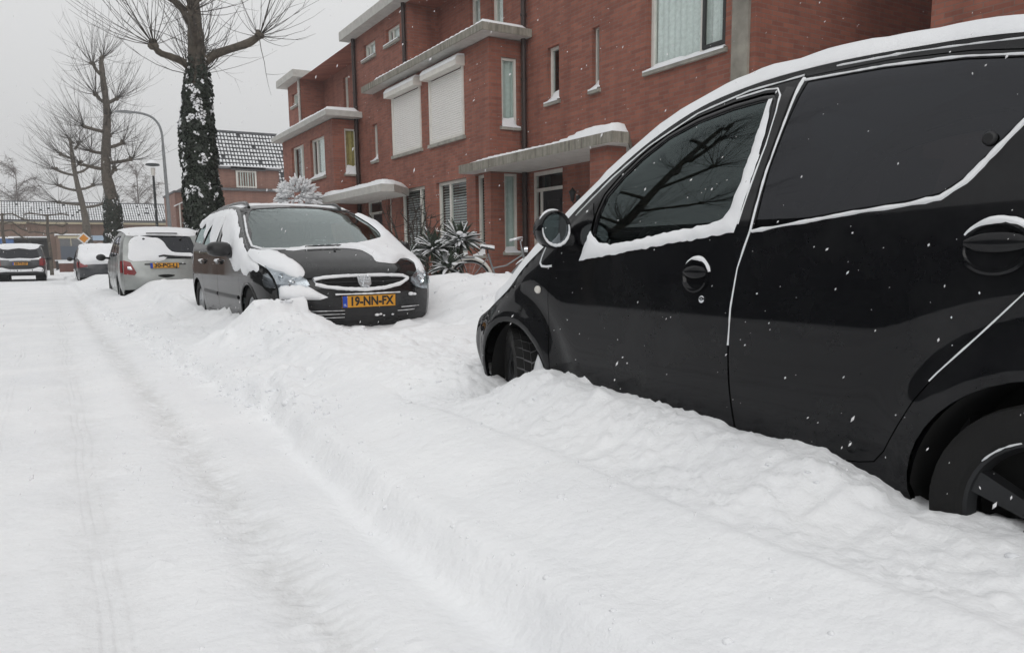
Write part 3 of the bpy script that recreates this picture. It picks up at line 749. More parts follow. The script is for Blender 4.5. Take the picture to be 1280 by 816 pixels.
def make_hatchback():
    root = empty('parked_car', (2.69, 3.15, 0), 0.)
    tag(root, 'small glossy black hatchback parked nearest, nose in the drift, roof edge capped with snow', 'car')
    S = Shell(AY_OUT, ay_width, .10, .5)
    n = len(AY_OUT)
    full = S.ol[:]
    low = [(.40, .20), (-.2, .185), (-1.2, .185), (-2.0, .195), (-2.45, .25)]
    fullp = full+low
    fa = arc(0, .27, .312, 0, 360, 40); ra = arc(-2.34, .27, .337, 0, 360, 44)
    P = M['black_paint']
    for sg in (-1, 1):
        f = S.side_fn(sg)
        d1 = resample(catmull(AY_DOOR, 3, True), .03); d2 = resample(catmull(AY_RDOOR, 3, True), .03)
        d1 = AY_DOOR; d2 = AY_RDOOR
        h1 = inset(d1, -.0035); h2 = inset(d2, -.0035)
        body = surf_panel('body_side', P, root, fullp, f, [h1, h2, fa, ra], .035, 0., .02, sg)
        lm = surf_panel('door_frame_lining', M['void'], root, inset(fullp, .02), f, [inset(AY_WIN, .012), inset(AY_REAR, .012), fa, ra], .07, -.02, 0., sg)
        door = surf_panel('front_door', P, root, d1, f, [AY_WIN], .03, .0, .02, sg)
        surf_panel('window_glass', M['glass'], door, inset(AY_WIN, .022), f, (), .04, -.010, 0., sg)
        # black seal round the glass
        g = MB(); gi = inset(AY_WIN, .012); bead(g, gi, f, .026, .006, -.008, sg, 0, True); g.build('window_seal', M['gloss_black'], door, 60)
        # black sail panel where the mirror sits
        surf_panel('mirror_sail', M['gloss_black'], door, [(-.47, .905), (-.60, .925), (-.606, .985), (-.615, 1.05), (-.59, 1.105), (-.47, 1.03), (-.42, .955)], f, (), .03, .003, .006, sg)
        rd = surf_panel('rear_door', P, root, d2, f, [AY_REAR], .03, 0., .02, sg)
        surf_panel('rear_side_glass', M['glass_dark'], rd, inset(AY_REAR, .003), f, (), .05, -.002, .004, sg)
        g = MB(); k = f(-2.13, 1.165); g.lathe([(.017, .0), (.017, .006), (.012, .012), (0, .013)], (0, 0, 0), 20, 'x')
        c = g.build('window_latch_cap', M['plastic'], rd, 40); c.location = vadd(k, (sg*.001, 0, 0)); c.scale = (sg, 1, 1)
        # B pillar gloss strip
        surf_panel('pillar_trim', M['gloss_black'], door, [(-1.395, .985), (-1.437, .978), (-1.458, 1.152), (-1.482, 1.299), (-1.498, 1.405), (-1.46, 1.415), (-1.449, 1.36), (-1.443, 1.235), (-1.42, 1.109)], f, (), .03, .002, .004, sg)
        # round recessed handles
        for (dd, hu, hz) in ((door, -1.228, .822), (rd, -2.185, .903)):
            N = normal_of(f, hu, hz, flip=sg); p0 = f(hu, hz)
            ry = (0, 1, 0); uz = vnorm(vcross(N, ry)); uz = uz if uz[2] > 0 else vmul(uz, -1)
            def pt(a, b, h): return tuple(p0[q]+ry[q]*a+uz[q]*b+N[q]*h for q in range(3))
            hb = MB(); rw, rh_ = (.060, .058) if dd is door else (.082, .064)
            prof = [(1.0, .001), (1.0, .006), (.9, .007), (.78, -.004), (.5, -.012), (.0, -.014)]
            vs = []; fs = []; K = 28
            for (r_, h_) in prof:
                for j in range(K): a = 2*PI*j/K; vs.append(pt(rw*r_*math.cos(a), rh_*r_*math.sin(a), h_+.004))
            for i in range(len(prof)-1):
                for j in range(K): fs.append((i*K+j, i*K+(j+1) % K, (i+1)*K+(j+1) % K, (i+1)*K+j))
            hb.add(vs, fs)
            # grip bar across the dish
            vs = []; fs = []
            for i in range(13):
                a = -rw*.90+1.80*rw*i/12; e = math.sqrt(max(0, 1-(a/rw/.94)**2)); hz_ = rh_*.66*e+.004
                for j in range(8):
                    th = 2*PI*j/8; vs.append(pt(a, rh_*.22+hz_*.5*math.cos(th), .004+.007*e+.007*math.sin(th)))
            for i in range(12):
                for j in range(8): fs.append((i*8+j, i*8+(j+1) % 8, (i+1)*8+(j+1) % 8, (i+1)*8+j))
            hb.add(vs, fs); hb.build('door_handle', M['gloss_black'] if False else P, dd, 50)
            if dd is door:
                lk = MB(); q0 = f(-1.262, .744); N2 = normal_of(f, -1.262, .744, flip=sg)
                vs = [tuple(q0[q]+ry[q]*.0125*r*math.cos(a)+uz[q]*.0125*r*math.sin(a)+N2[q]*h for q in range(3)) for (r, h) in ((1, 0), (1, .003), (.8, .0045), (.25, .0042), (.22, .001)) for a in [2*PI*j/20 for j in range(20)]]
                fs = [(i*20+j, i*20+(j+1) % 20, (i+1)*20+(j+1) % 20, (i+1)*20+j) for i in range(4) for j in range(20)]+[tuple(80+j for j in range(20))]
                lk.add(vs, fs); lk.build('lock', M['chrome'], dd, 40)
            sn = MB(); rnd = random.Random(11 if dd is door else 5)   # snow on the upper rim of the handle
            L = [(hu+rw*1.03*math.cos(math.radians(a)), hz+rh_*1.03*math.sin(math.radians(a))) for a in range(30, 172, 8)]
            bead(sn, L, f, lambda t: .008+.010*math.sin(PI*t)*(2.2 if dd is rd else 1), lambda t: .004+.012*math.sin(PI*t)*(1.6 if dd is rd else 1), .0, sg, .25, False, 4); sn.build('snow_rim', M['snow_car'], dd, 180)
        # side repeater
        N = normal_of(f, -.238, .742, flip=sg); p0 = f(-.238, .742); ry = (0, 1, 0); uz = vnorm(vcross(N, ry))
        rb = MB(); prof = [(1., 0), (1., .005), (.8, .010), (.4, .013), (0, .0135)]
        vs = [tuple(p0[q]+ry[q]*.022*r*math.cos(a)+uz[q]*.018*r*math.sin(a)+N[q]*h for q in range(3)) for (r, h) in prof for a in [2*PI*j/20 for j in range(20)]]
        rb.add(vs, [(i*20+j, i*20+(j+1) % 20, (i+1)*20+(j+1) % 20, (i+1)*20+j) for i in range(4) for j in range(20)])
        rb.build('side_repeater', plain('repeater_lens', (.62, .60, .55), .15), root, 60)
        # arch linings
        for (ay, ar_, ax_) in ((0, .318, .74), (-2.34, .343, .755)):
            lb = MB(); arch_liner(lb, ay, .27, ar_, sg, ax_, .46); lb.build('wheel_arch_lining', M['void'], root, 60)
        # mirror: round shell, glass looking back
        mc = (sg*.878, -.485, 1.002); mb_ = MB(); vs = []; fs = []; K = 32
        prof = [(.80, -.012), (.93, -.022), (1.0, -.012), (1.0, .02), (.95, .055), (.8, .088), (.5, .108), (.0, .114)]
        def mp(r, a, h, rx=.080, rz=.079): return (mc[0]+rx*r*math.cos(a)+sg*(-h)*.15, mc[1]+h+sg*.0*r, mc[2]+rz*r*math.sin(a))
        for (r, h) in prof:
            for j in range(K): vs.append(mp(r, 2*PI*j/K, h))
        for i in range(len(prof)-1):
            for j in range(K): fs.append((i*K+j, i*K+(j+1) % K, (i+1)*K+(j+1) % K, (i+1)*K+j))
        mb_.add(vs, fs)
        mb_.tube([(mc[0]-sg*.03, mc[1]+.05, mc[2]-.03), (mc[0]-sg*.07, mc[1]+.03, mc[2]-.045), (mc[0]-sg*.13, mc[1]-.01, mc[2]-.05)], [.045, .036, .03], 10)
        mir = mb_.build('side_mirror', M['black_paint'], root, 60)
        g = MB(); vs = [mp(.82*r, 2*PI*j/K, -.010) for r in (1,) for j in range(K)]; g.add(vs, [tuple(range(K))]); g.build('mirror_glass', M['mirror'], mir)
        g = MB(); pts = [mp(.84, math.radians(a), -.016) for a in range(175, 385, 7)]
        g.tube(pts, [.003+.005*abs(math.sin(PI*i/(len(pts)-1)))*(1+.3*math.sin(i*2.1)) for i in range(len(pts))], 6); g.build('snow_rim', M['snow_car'], mir, 180)
        g = MB(); pts = [mp(1.0, math.radians(a), .01) for a in range(58, 150, 6)]
        g.tube(pts, [.002+.006*math.sin(PI*i/(len(pts)-1)) for i in range(len(pts))], 6); g.build('snow_cap', M['snow_car'], mir, 180)
        # ---- snow caught in gaps and on the sill of the window
        sn = MB()
        bead(sn, [(-1.5155, 1.432), (-1.4935, 1.299), (-1.4685, 1.152), (-1.4485, .971), (-1.4085, .85), (-1.3915, .72), (-1.389, .60)], f, lambda t: .010*(1-t*.75), lambda t: .005, -.001, sg, .4)
        bead(sn, [(-1.455, .966), (-1.632, .986), (-1.808, 1.006), (-1.95, 1.018), (-2.04, 1.031), (-2.092, 1.066), (-2.143, 1.128), (-2.197, 1.198), (-2.268, 1.285)], f, lambda t: .010+.003*math.sin(t*37)*math.sin(t*11)+.008*math.exp(-((t-.62)/.12)**2), .008, 0, sg, .4)
        bead(sn, [(-1.524, 1.424), (-1.79, 1.411), (-2.02, 1.386), (-2.16, 1.361), (-2.25, 1.33)], f, .0065, .004, 0, sg, .4)
        bead(sn, [(-1.62, 1.448), (-1.85, 1.436), (-2.14, 1.405), (-2.3, 1.37)], f, .0055, .004, 0, sg, .5)
        bead(sn, [(-2.06, .573), (-2.078, .596), (-2.16, .692), (-2.254, .804)], f, .0035, .002, 0, sg, .3)
        bead(sn, [(-.268, .935), (-.25, .885), (-.246, .862), (-.262, .848), (-.30, .846), (-.346, .850)], f, lambda t: .003+.007*smooth(t*1.6), .004, 0, sg, .2)
        bead(sn, [(-.47, 1.062), (-.668, 1.203), (-.845, 1.306), (-1.075, 1.395), (-1.295, 1.434), (-1.512, 1.442)], f, .0055, .004, 0, sg, .25)
        bead(sn, [(-1.25, 1.415), (-1.372, 1.422), (-1.424, 1.416), (-1.447, 1.39), (-1.45, 1.339), (-1.443, 1.235), (-1.418, 1.109), (-1.394, .99)], f, .0055, .004, .001, sg, .25)
        sn.build('snow_in_gaps', M['snow_car'], root, 180)
        wedge = [(-.548, .873), (-.70, .889), (-.90, .912), (-1.15, .939), (-1.382, .964), (-1.388, .99), (-1.41, 1.09), (-1.425, 1.20), (-1.428, 1.30), (-1.418, 1.385), (-1.403, 1.385), (-1.386, 1.22), (-1.372, 1.13), (-1.350, 1.045), (-1.325, 1.012), (-1.27, .996), (-1.10, .978), (-.87, .948), (-.75, .936), (-.68, .944), (-.632, .968), (-.604, 1.0), (-.588, .962)]
        wj = [(p[0]+.006*noise.noise(Vector((p[0]*34, p[1]*34, 9))), p[1]+.006*noise.noise(Vector((p[0]*34, p[1]*34, 1)))) for p in resample(wedge, .012)]
        snow_patch('window_snow', door, f, wj, .010, sg, .014, .025, .007)
    # ---- skins
    a = S.at
    skin_part('rear_bumper', P, root, S, 0, a(2)); skin_part('tailgate', P, root, S, a(2), a(3)); skin_part('rear_window', M['glass_dark'], root, S, a(3), a(5)-.02)
    skin_part('roof', P, root, S, a(5)-.02, a(10)); skin_part('windscreen', M['glass_dark'], root, S, a(10), a(14)); skin_part('hood', P, root, S, a(14), a(17)); skin_part('front_bumper', P, root, S, a(17), S.len)
    L0, L1 = a(4), a(17)-.05
    out = []
    for i in range(40): out.append((lerp(L0, L1, i/40), -.785))
    for i in range(10): out.append((L1+.03*math.sin(i/10*PI*3), lerp(-.785, .785, i/10)))
    for i in range(40): out.append((lerp(L1, L0, i/40), .785))
    for i in range(10): out.append((L0, lerp(.785, -.785, i/10)))
    snow_patch('snow_cover', root, S.skin, out, .044, -1, .05, .04, .004, wav=.14)
    for sg in (-1, 1):      # lamps
        f2 = S.skin
        surf_panel('headlight', M['lamp_bowl'], root, [(a(16)+.06, sg*.50), (a(18)-.03, sg*.42), (a(18)-.01, sg*.54), (a(17)+.05, sg*.66), (a(16)+.08, sg*.64)], S.skin, (), .05, .004, .01, -1)
        surf_panel('tail_light', M['red_lens'], root, [(a(2)-.1, sg*.60), (a(3)-.05, sg*.64), (a(3)-.05, sg*.78), (a(2)-.1, sg*.78)], S.skin, (), .06, .004, .01, -1)
        fw = make_wheel('wheel', root, (sg*.695, .055, .265), .272, .150, .180, M['alloy'], sg, 5, math.radians(-24), True)
        ps = MB(); vs, fs = blob((0, 0, 0), 1., random.Random(9), 1., 14, 9)      # snow wedged behind the front wheel
        ps.add([(sg*(.735+.070*v[0]+.012*nz(v[0]*2, v[1], 2, 3)), -.195-.05*v[2]*.8+.075*v[1]+.012*nz(v[1]*3, v[2]*3, 1.5, 1), .30+.20*v[2]+.015*nz(v[0]*3, v[2]*4, 1.5, 2)) for v in vs], fs); ps.build('packed_snow', M['snow_car'], root, 180)
        make_wheel('wheel', root, (sg*.71, -2.34, .272), .279, .165, .190, M['alloy'], sg, 5, 0., False, True)
        seat(root, sg*.35, -1.0, .42)
    steering_wheel(root, -.35, -.62, .86)
    b = MB(); b.prism([(-.2, .55), (-.2, .90), (-.45, .93), (-.62, .86), (-.66, .6)], lambda p, q, h: (h, p, q), -.66, .66); b.build('dashboard', M['plastic'], root)
    b = MB(); b.box(-.66, .66, -2.4, -.2, .22, .26); b.box(-.58, .58, -2.05, -1.95, .3, .85); b.build('cabin_floor', M['fabric'], root)
    b = MB(); b.obox((0, -.78, 1.26), (.11, 0, 0), (0, .012, .004), (0, -.012, .035)); b.tube([(0, -.77, 1.29), (0, -.74, 1.36)], .008, 6); b.build('rear_view_mirror', M['plastic'], root)
    return root, S
hatchback, S_AY = make_hatchback()
# ------------------------------------------------------------------ the anthracite estate facing us
PE_OUT = [(-3.35, .30, -.18, 0), (-3.38, .6, -.16, 0), (-3.36, .85, -.15, 0), (-3.30, 1.1, -.12, 0), (-3.12, 1.36, -.08, .02), (-2.95, 1.44, -.02, .02), (-2.5, 1.475, 0, .03), (-1.9, 1.48, 0, .03),
          (-1.5, 1.46, .02, .03), (-1.1, 1.40, .05, .035), (-.75, 1.265, .1, .045), (-.35, 1.09, .16, .05), (-.05, .965, .2, .05), (.2, .88, .22, .05), (.42, .79, .24, .05), (.54, .715, .26, .04), (.585, .65, .27, .02),
          (.60, .57, .27, 0), (.60, .45, .26, 0), (.58, .35, .25, 0), (.54, .26, .24, 0), (.48, .20, .22, 0)]
def pe_width(u, z):
    h = .868
    if z < .6: h -= .05*((.6-z)/.4)**2
    elif z < 1.0: h -= .025*((z-.6)/.4)**2
    else: h -= .025+.22*(z-1.0)+.30*(z-1.0)**1.6
    if u > .0: h *= 1-.10*(u/.6)**2.4
    if u < -2.9: h *= 1-.12*((-2.9-u)/.5)**2
    return h
# == build
PE_FD = [(-.36, .30), (-.34, .50), (-.36, .70), (-.42, .86), (-.50, .955), (-.72, 1.10), (-1.0, 1.265), (-1.22, 1.36), (-1.42, 1.40), (-1.47, 1.30), (-1.44, 1.0), (-1.41, .72), (-1.41, .50), (-1.44, .30)]
PE_RD = [(-1.452, .30), (-1.422, .50), (-1.422, .72), (-1.452, 1.0), (-1.482, 1.30), (-1.432, 1.402), (-1.9, 1.425), (-2.22, 1.41), (-2.38, 1.30), (-2.45, 1.0), (-2.43, .80), (-2.32, .66), (-2.24, .52), (-2.2, .40), (-2.14, .31)]
PE_W1 = [(-.62, .99), (-.82, 1.115), (-1.06, 1.25), (-1.25, 1.325), (-1.375, 1.355), (-1.405, 1.30), (-1.385, 1.02)]
PE_W2 = [(-1.50, 1.03), (-1.53, 1.30), (-1.51, 1.365), (-1.9, 1.38), (-2.18, 1.365), (-2.30, 1.25), (-2.37, 1.06)]
PE_W3 = [(-2.46, 1.07), (-2.40, 1.26), (-2.30, 1.365), (-2.55, 1.365), (-2.85, 1.34), (-3.02, 1.23), (-3.10, 1.11)]
def wiper(parent, S, a0, b0, a1, b1):
    b = MB(); P = [vadd(S.skin(lerp(a0, a1, t), lerp(b0, b1, t)), (0, .004, .02)) for t in [i/10 for i in range(11)]]
    b.tube(P, .008, 6); b.build('wiper', M['plastic'], parent, 60)
def make_estate():
    YAW = .0124
    root = empty('parked_car', (2.48+.86*math.sin(-YAW), 7.60, 0), PI+YAW)
    tag(root, 'anthracite estate car facing the viewer with half snowed hood and orange front plate', 'car')
    S = Shell(PE_OUT, pe_width, .12, .6); S.arc = S.arc+(4.351-S.at(12)); S.len = float(S.arc[-1]); a = S.at; P = M['grey_paint']
    low = [(.40, .20), (-.4, .20), (-2.2, .20), (-3.1, .24)]
    fullp = S.ol+low; fa = arc(0, .31, .345, 0, 360, 40); ra = arc(-2.708, .31, .345, 0, 360, 40)
    for sg in (1, -1):
        f = S.side_fn(sg)
        surf_panel('body_side', P, root, fullp, f, [inset(PE_FD, -.004), inset(PE_RD, -.004), PE_W3, fa, ra], .045, 0, .02, sg)
        surf_panel('body_lining', M['void'], root, inset(fullp, .03), f, [inset(PE_W1, .02), inset(PE_W2, .02), inset(PE_W3, .02), fa, ra], .09, -.02, 0, sg)
        fd = surf_panel('front_door', P, root, PE_FD, f, [PE_W1], .04, 0, .02, sg)
        rd = surf_panel('rear_door', P, root, PE_RD, f, [PE_W2], .04, 0, .02, sg)
        for (w, pr) in ((PE_W1, fd), (PE_W2, rd), (PE_W3, root)): surf_panel('side_window', M['glass'], pr, inset(w, -.004), f, (), .06, -.008, 0, sg)
        surf_panel('pillar_trim', M['gloss_black'], root, [(-1.39, 1.0), (-1.412, 1.30), (-1.39, 1.365), (-1.50, 1.365), (-1.525, 1.30), (-1.495, 1.01)], f, (), .04, .003, .004, sg)
        for (p, u) in ((fd, -1.31), (rd, -2.27)):
            b = MB(); L = [(u-.085, .845), (u, .853), (u+.085, .845)]; bead(b, catmull(L, 4), f, .034, .028, 0, sg); b.build('door_handle', P, p, 60)
            b = MB(); L = [(u-.075, .866), (u, .872), (u+.07, .866)]; bead(b, L, f, .03, .03, .012, sg, .3); b.build('snow_cap', M['snow_car'], p, 180)
        b = MB(); bead(b, [(-.42, .50), (-1.38, .505)], f, .045, .014, 0, sg); b.build('rubbing_strip', M['plastic'], fd, 60)
        b = MB(); bead(b, [(-1.45, .505), (-2.2, .52)], f, .045, .014, 0, sg); b.build('rubbing_strip', M['plastic'], rd, 60)
        b = MB(); L = [(.345*math.cos(math.radians(t)), .31+.345*math.sin(math.radians(t))) for t in range(-10, 195, 6)]; bead(b, L, f, .03, .008, 0, sg)
        b.build('arch_lip', P, root, 60)
        for y in (0, -2.708):
            lb = MB(); arch_liner(lb, y, .31, .35, sg, .80, .5); lb.build('wheel_arch_lining', M['void'], root, 60)
            make_wheel('wheel', root, (sg*.745, y, .315), .316, .195, .205, M['alloy_light'], sg, 7)
        # mirror
        mc = (sg*.985, -.60, .985); b = MB(); vs = []; fs = []; K = 20
        prof = [(.86, -.05), (.98, -.055), (1.0, -.02), (.97, .03), (.8, .075), (.45, .10), (0, .105)]
        for (r, h) in prof:
            for j in range(K):
                t = 2*PI*j/K; ct, st = math.cos(t), math.sin(t); q = (abs(ct)**3+abs(st)**3)**(-1/3.)
                vs.append((mc[0]+.115*r*q*ct, mc[1]+h-.25*abs(.115*r*q*ct)*0, mc[2]+.075*r*q*st))
        for i in range(len(prof)-1):
            for j in range(K): fs.append((i*K+j, i*K+(j+1) % K, (i+1)*K+(j+1) % K, (i+1)*K+j))
        b.add(vs, fs); b.tube([(mc[0]-sg*.08, mc[1]+.02, mc[2]-.05), (mc[0]-sg*.19, mc[1]-.02, mc[2]-.03)], [.045, .04], 10); mir = b.build('side_mirror', M['plastic'], root, 60)
        g = MB(); g.add([vs[j] for j in range(K)], [tuple(range(K))]); g.build('mirror_glass', M['mirror'], mir)
        # headlight: lens over a bowl, wrapped round the corner
        hl = [(4.81, sg*.79), (4.89, sg*.735), (4.98, sg*.63), (5.045, sg*.54), (5.09, sg*.525), (5.13, sg*.60), (5.15, sg*.70), (5.155, sg*.79)]
        if sg < 0: hl = hl[::-1]
        h = surf_panel('headlight', M['lamp_bowl'], root, hl, S.skin, (), .035, .003, .01, -1)
        surf_panel('lens', M['lamp_glass'], h, hl, S.skin, (), .05, .018, .016, -1)
        hs = [(.47, .756), (.54, .706), (.585, .645), (.594, .622), (.54, .620), (.47, .635), (.43, .68), (.43, .74)]
        surf_panel('reflector', M['lamp_bowl'], h, hs, f, (), .04, .003, .01, sg); surf_panel('lens', M['lamp_glass'], h, hs, f, (), .05, .016, .014, sg)
        for (aa, bb, r) in ((5.06, .66, .048), (5.0, .73, .036)):
            b = MB(); c = vadd(S.skin(aa, sg*bb), (0, .006, .0)); b.lathe([(r, .012), (r*.8, .004), (r*.35, -.002), (r*.3, .012), (0, .016)], c, 20, 'y'); b.build('bulb_bowl', M['chrome'], h, 50)
        if sg > 0:
            sp = resample(catmull([(-.60, 1.165), (-.80, 1.245), (-1.02, 1.345), (-1.3, 1.415), (-1.9, 1.45), (-2.5, 1.44), (-2.9, 1.40), (-3.0, 1.30), (-2.8, 1.27), (-2.6, 1.33), (-2.45, 1.22), (-2.36, 1.12), (-2.28, 1.22), (-2.12, 1.30), (-2.0, 1.16), (-1.85, 1.05), (-1.62, 1.02), (-1.56, 1.2), (-1.48, 1.33), (-1.40, 1.20), (-1.25, 1.10), (-1.22, .98), (-1.0, .955), (-.78, .93), (-.64, .84),
                        (-.52, .77), (-.38, .765), (-.26, .79), (-.12, .735), (.02, .735), (.10, .765), (.20, .775), (.33, .78), (.30, .82), (.10, .89), (-.10, .955), (-.30, 1.04), (-.42, 1.09), (-.52, 1.10)], 3, True), .03)
            snow_patch('side_snow', root, f, [(p[0]+.012*nz(p[0], p[1], 15, 1), p[1]+.012*nz(p[0], p[1], 15, 2)) for p in sp], .022, sg, .035, .05, .008)
        else:
            sp = [(-.5, 1.12), (-1.0, 1.33), (-1.9, 1.45), (-2.9, 1.40), (-3.0, 1.3), (-2.0, 1.32), (-1.4, 1.33), (-.9, 1.15), (-.4, .9), (.3, .74), (.45, .77), (.1, .90), (-.3, 1.04)]
            snow_patch('side_snow', root, f, resample(sp, .06), .022, sg, .05, .05, .008)
    # skins
    skin_part('rear_bumper', P, root, S, a(0), a(2)); skin_part('tailgate', P, root, S, a(2), a(3)); skin_part('rear_window', M['glass_dark'], root, S, a(3), a(5))
    skin_part('roof', P, root, S, a(5), 3.06)
    ws = catmull([(4.30, .755), (4.39, .60), (4.43, .35), (4.445, 0), (4.43, -.35), (4.39, -.60), (4.30, -.755), (3.9, -.755), (3.42, -.745), (3.22, -.68), (3.16, -.4), (3.145, 0), (3.16, .4), (3.22, .68), (3.42, .745), (3.9, .755)], 3, True)
    skin_part('windscreen_frame', P, root, S, 3.06, 4.46, holes=[ws])
    surf_panel('windscreen', M['screen_glass'], root, inset(ws, -.004), S.skin, (), .07, -.006, 0, -1)
    b = MB(); bead(b, inset(ws, .012), S.skin, .03, .006, -.004, -1, 0, True); b.build('windscreen_seal', M['gloss_black'], root, 60)
    skin_part('hood', P, root, S, 4.466, 5.032, -.775, .775, .05)
    skin_part('front_bumper', P, root, S, 5.042, S.len, res=.045)
    skin_part('hood_lining', M['void'], root, S, 4.3, 5.2, -.79, .79, .1, -.02)
    b = MB()
    for sg in (-1, 1):     # roof rails
        L = [S.skin(x, sg*.66) for x in (1.25, 1.3, 1.6, 2.0, 2.4, 2.7, 2.98, 3.06)]
        hh = [.0, .03, .035, .035, .035, .035, .03, .0]
        r = MB(); r.tube(catmull([vadd(p, (0, 0, h)) for p, h in zip(L, hh)], 4), .017, 8); r.build('roof_rail', M['gloss_black'], root, 60)
    # grille
    go = catmull([(5.047, .49), (5.03, .40), (5.026, .2), (5.026, 0), (5.026, -.2), (5.03, -.42), (5.052, -.50), (5.092, -.40), (5.122, -.2), (5.13, 0), (5.122, .2), (5.10, .40), (5.08, .47)], 3, True)
    gr = surf_panel('grille', M['void'], root, go, S.skin, (), .03, .003, .004, -1)
    b = MB(); bead(b, go, S.skin, .016, .014, .002, -1, 0, True); b.build('grille_rim', M['chrome'], gr, 60)
    b = MB(); bead(b, [(5.076, .45), (5.078, .2), (5.078, -.2), (5.074, -.45)], S.skin, .012, .012, .002, -1); b.build('grille_bar', M['plastic'], gr, 60)
    b = MB(); bead(b, [(5.086, .475), (5.108, .38), (5.126, .2), (5.134, 0), (5.126, -.2), (5.10, -.38), (5.062, -.485)], S.skin, .034, .024, .004, -1, .15)
    bead(b, [(5.05, .48), (5.036, .40), (5.030, .2), (5.030, 0), (5.030, -.2), (5.034, -.42), (5.054, -.49)], S.skin, .030, .022, .004, -1, .15); b.build('grille_snow', M['snow_car'], gr, 180)
    em = surf_panel('badge', M['alloy_light'], gr, [(5.022, .085), (5.022, -.055), (5.10, -.05), (5.128, .0), (5.118, .055), (5.09, .08)], S.skin, (), .02, .016, .016, -1)
    b = MB()
    for L in ([(5.112, .045), (5.09, .03), (5.065, .02), (5.045, .005)], [(5.045, .005), (5.035, -.012), (5.042, -.03), (5.052, -.022)], [(5.065, .018), (5.068, -.012), (5.060, -.034)], [(5.078, .024), (5.084, -.006), (5.080, -.028)], [(5.112, .045), (5.118, .01), (5.124, -.004)], [(5.108, .04), (5.11, -.01), (5.118, -.028)], [(5.09, .032), (5.075, .06), (5.05, .055), (5.04, .066)]):
        bead(b, L, S.skin, .013, .010, .017, -1)
    b.build('lion_emblem', M['chrome'], gr, 60)
    licence_plate(root, (-.025, .868, .488), .52, .112, '19-NN-FX', 1, -.06)
    b = MB(); bead(b, [(5.168, .31), (5.168, -.365)], S.skin, .014, .022, .004, -1, .3); b.build('plate_snow', M['snow_car'], root, 180)
    # lower air intake with slats
    it = surf_panel('air_intake', M['plastic'], root, [(5.315, .62), (5.30, .3), (5.298, 0), (5.30, -.3), (5.30, -.66), (5.335, -.60), (5.40, -.45), (5.42, 0), (5.41, .45), (5.385, .57)], S.skin, (), .04, .002, .006, -1)
    for (aa, b0, b1) in ((5.318, .61, .22), (5.35, .59, .22), (5.382, .55, .22), (5.312, -.40, -.645), (5.345, -.36, -.58)):
        b = MB(); bead(b, [(aa, b0), (aa, (b0+b1)/2), (aa, b1)], S.skin, .012, .012, .002, -1); sl = b.build('slat', M['plastic'], it, 60)
        b = MB(); bead(b, [(aa-.003, b0-.01*(1 if b0 > 0 else -1)), (aa-.003, b1)], S.skin, lambda t: .006*(1-.3*t), .006, .010, -1, .5); b.build('slat_snow', M['snow_car'], it, 180)
    b = MB(); rnd = random.Random(2)
    for (aa, bb, r) in ((5.375, -.12, .022), (5.37, -.16, .016), (5.385, -.2, .012), (5.38, -.3, .014), (5.19, -.52, .03), (5.195, -.57, .022)):
        b.add(*blob(vadd(S.skin(aa, bb), (0, .006, 0)), r, rnd, .6))
    b.build('snow_lumps', M['snow_car'], root, 180)
    # snow lying on hood, roof, bumper
    pr = [(3.30, -.785), (3.30, -.74), (3.6, -.735), (3.9, -.70), (4.058, -.62), (4.236, -.369), (4.36, -.05), (4.40, .25), (4.43, .52), (4.462, .52), (4.455, .25), (4.47, .0), (4.526, -.153), (4.62, -.19), (4.715, -.207), (4.838, -.20), (4.862, -.297), (4.871, -.387), (4.80, -.47), (4.735, -.53), (4.715, -.62), (4.80, -.674), (4.9, -.66), (5.0, -.656), (5.01, -.76), (4.86, -.785), (4.4, -.785)]
    snow_patch('hood_snow', root, S.skin, resample(catmull(pr, 3, True), .03), .03, -1, .035, .07, .006)
    plf = [(4.33, .785), (4.47, .70), (4.503, .62), (4.715, .548), (4.90, .52), (5.00, .545), (5.035, .60), (5.02, .66), (4.97, .70), (4.90, .765), (4.86, .785)]
    snow_patch('hood_snow', root, S.skin, resample(catmull(plf, 3, True), .03), .045, -1, .035, .07, .006, seed=4.)
    snow_patch('roof_snow', root, S.skin, [(1.35, .78), (2.6, .78), (3.05, .77), (2.9, .60), (2.72, .3), (2.66, 0), (2.72, -.3), (2.9, -.60), (3.15, -.77), (2.6, -.78), (1.35, -.78)], .022, -1, .06, .08, .006)
    snow_patch('bumper_snow', root, S.skin, [(5.082, .785), (5.078, .6), (5.105, .53), (5.15, .455), (5.19, .375), (5.212, .45), (5.21, .6), (5.205, .785)], .05, -1, .03, .05, .004)
    b = MB(); bead(b, [(4.445, .50), (4.452, .3), (4.455, .0)], S.skin, .03, .016, 0, -1, .2); bead(b, [(3.42, .765), (3.9, .772), (4.25, .765), (4.36, .70), (4.41, .58), (4.442, .42)], S.skin, .022, .014, 0, -1, .2); b.build('screen_snow', M['snow_car'], root, 180)
    wiper(root, S, 4.44, .05, 4.40, -.40); wiper(root, S, 4.45, .35, 4.43, -.12)
    b = MB()
    for (aa, bb) in ((4.535, .10), (4.50, -.20)): b.add(*blob(vadd(S.skin(aa, bb), (0, 0, .012)), .014, rnd, .6))
    b.build('washer_jet', M['plastic'], root, 180)
    for sg in (-1, 1): seat(root, sg*.36, -1.25, .44)
    seat(root, 0, -2.15, .46)
    steering_wheel(root, -.36, -.78, .90)
    b = MB(); b.prism([(-.25, .6), (-.2, .93), (-.55, .97), (-.8, .88), (-.8, .6)], lambda p, q, h: (h, p, q), -.68, .68); b.build('dashboard', M['plastic'], root)
    b = MB(); b.box(-.7, .7, -3.1, -.2, .24, .28); b.build('cabin_floor', M['fabric'], root)
    return root, S
estate, S_PE = make_estate()
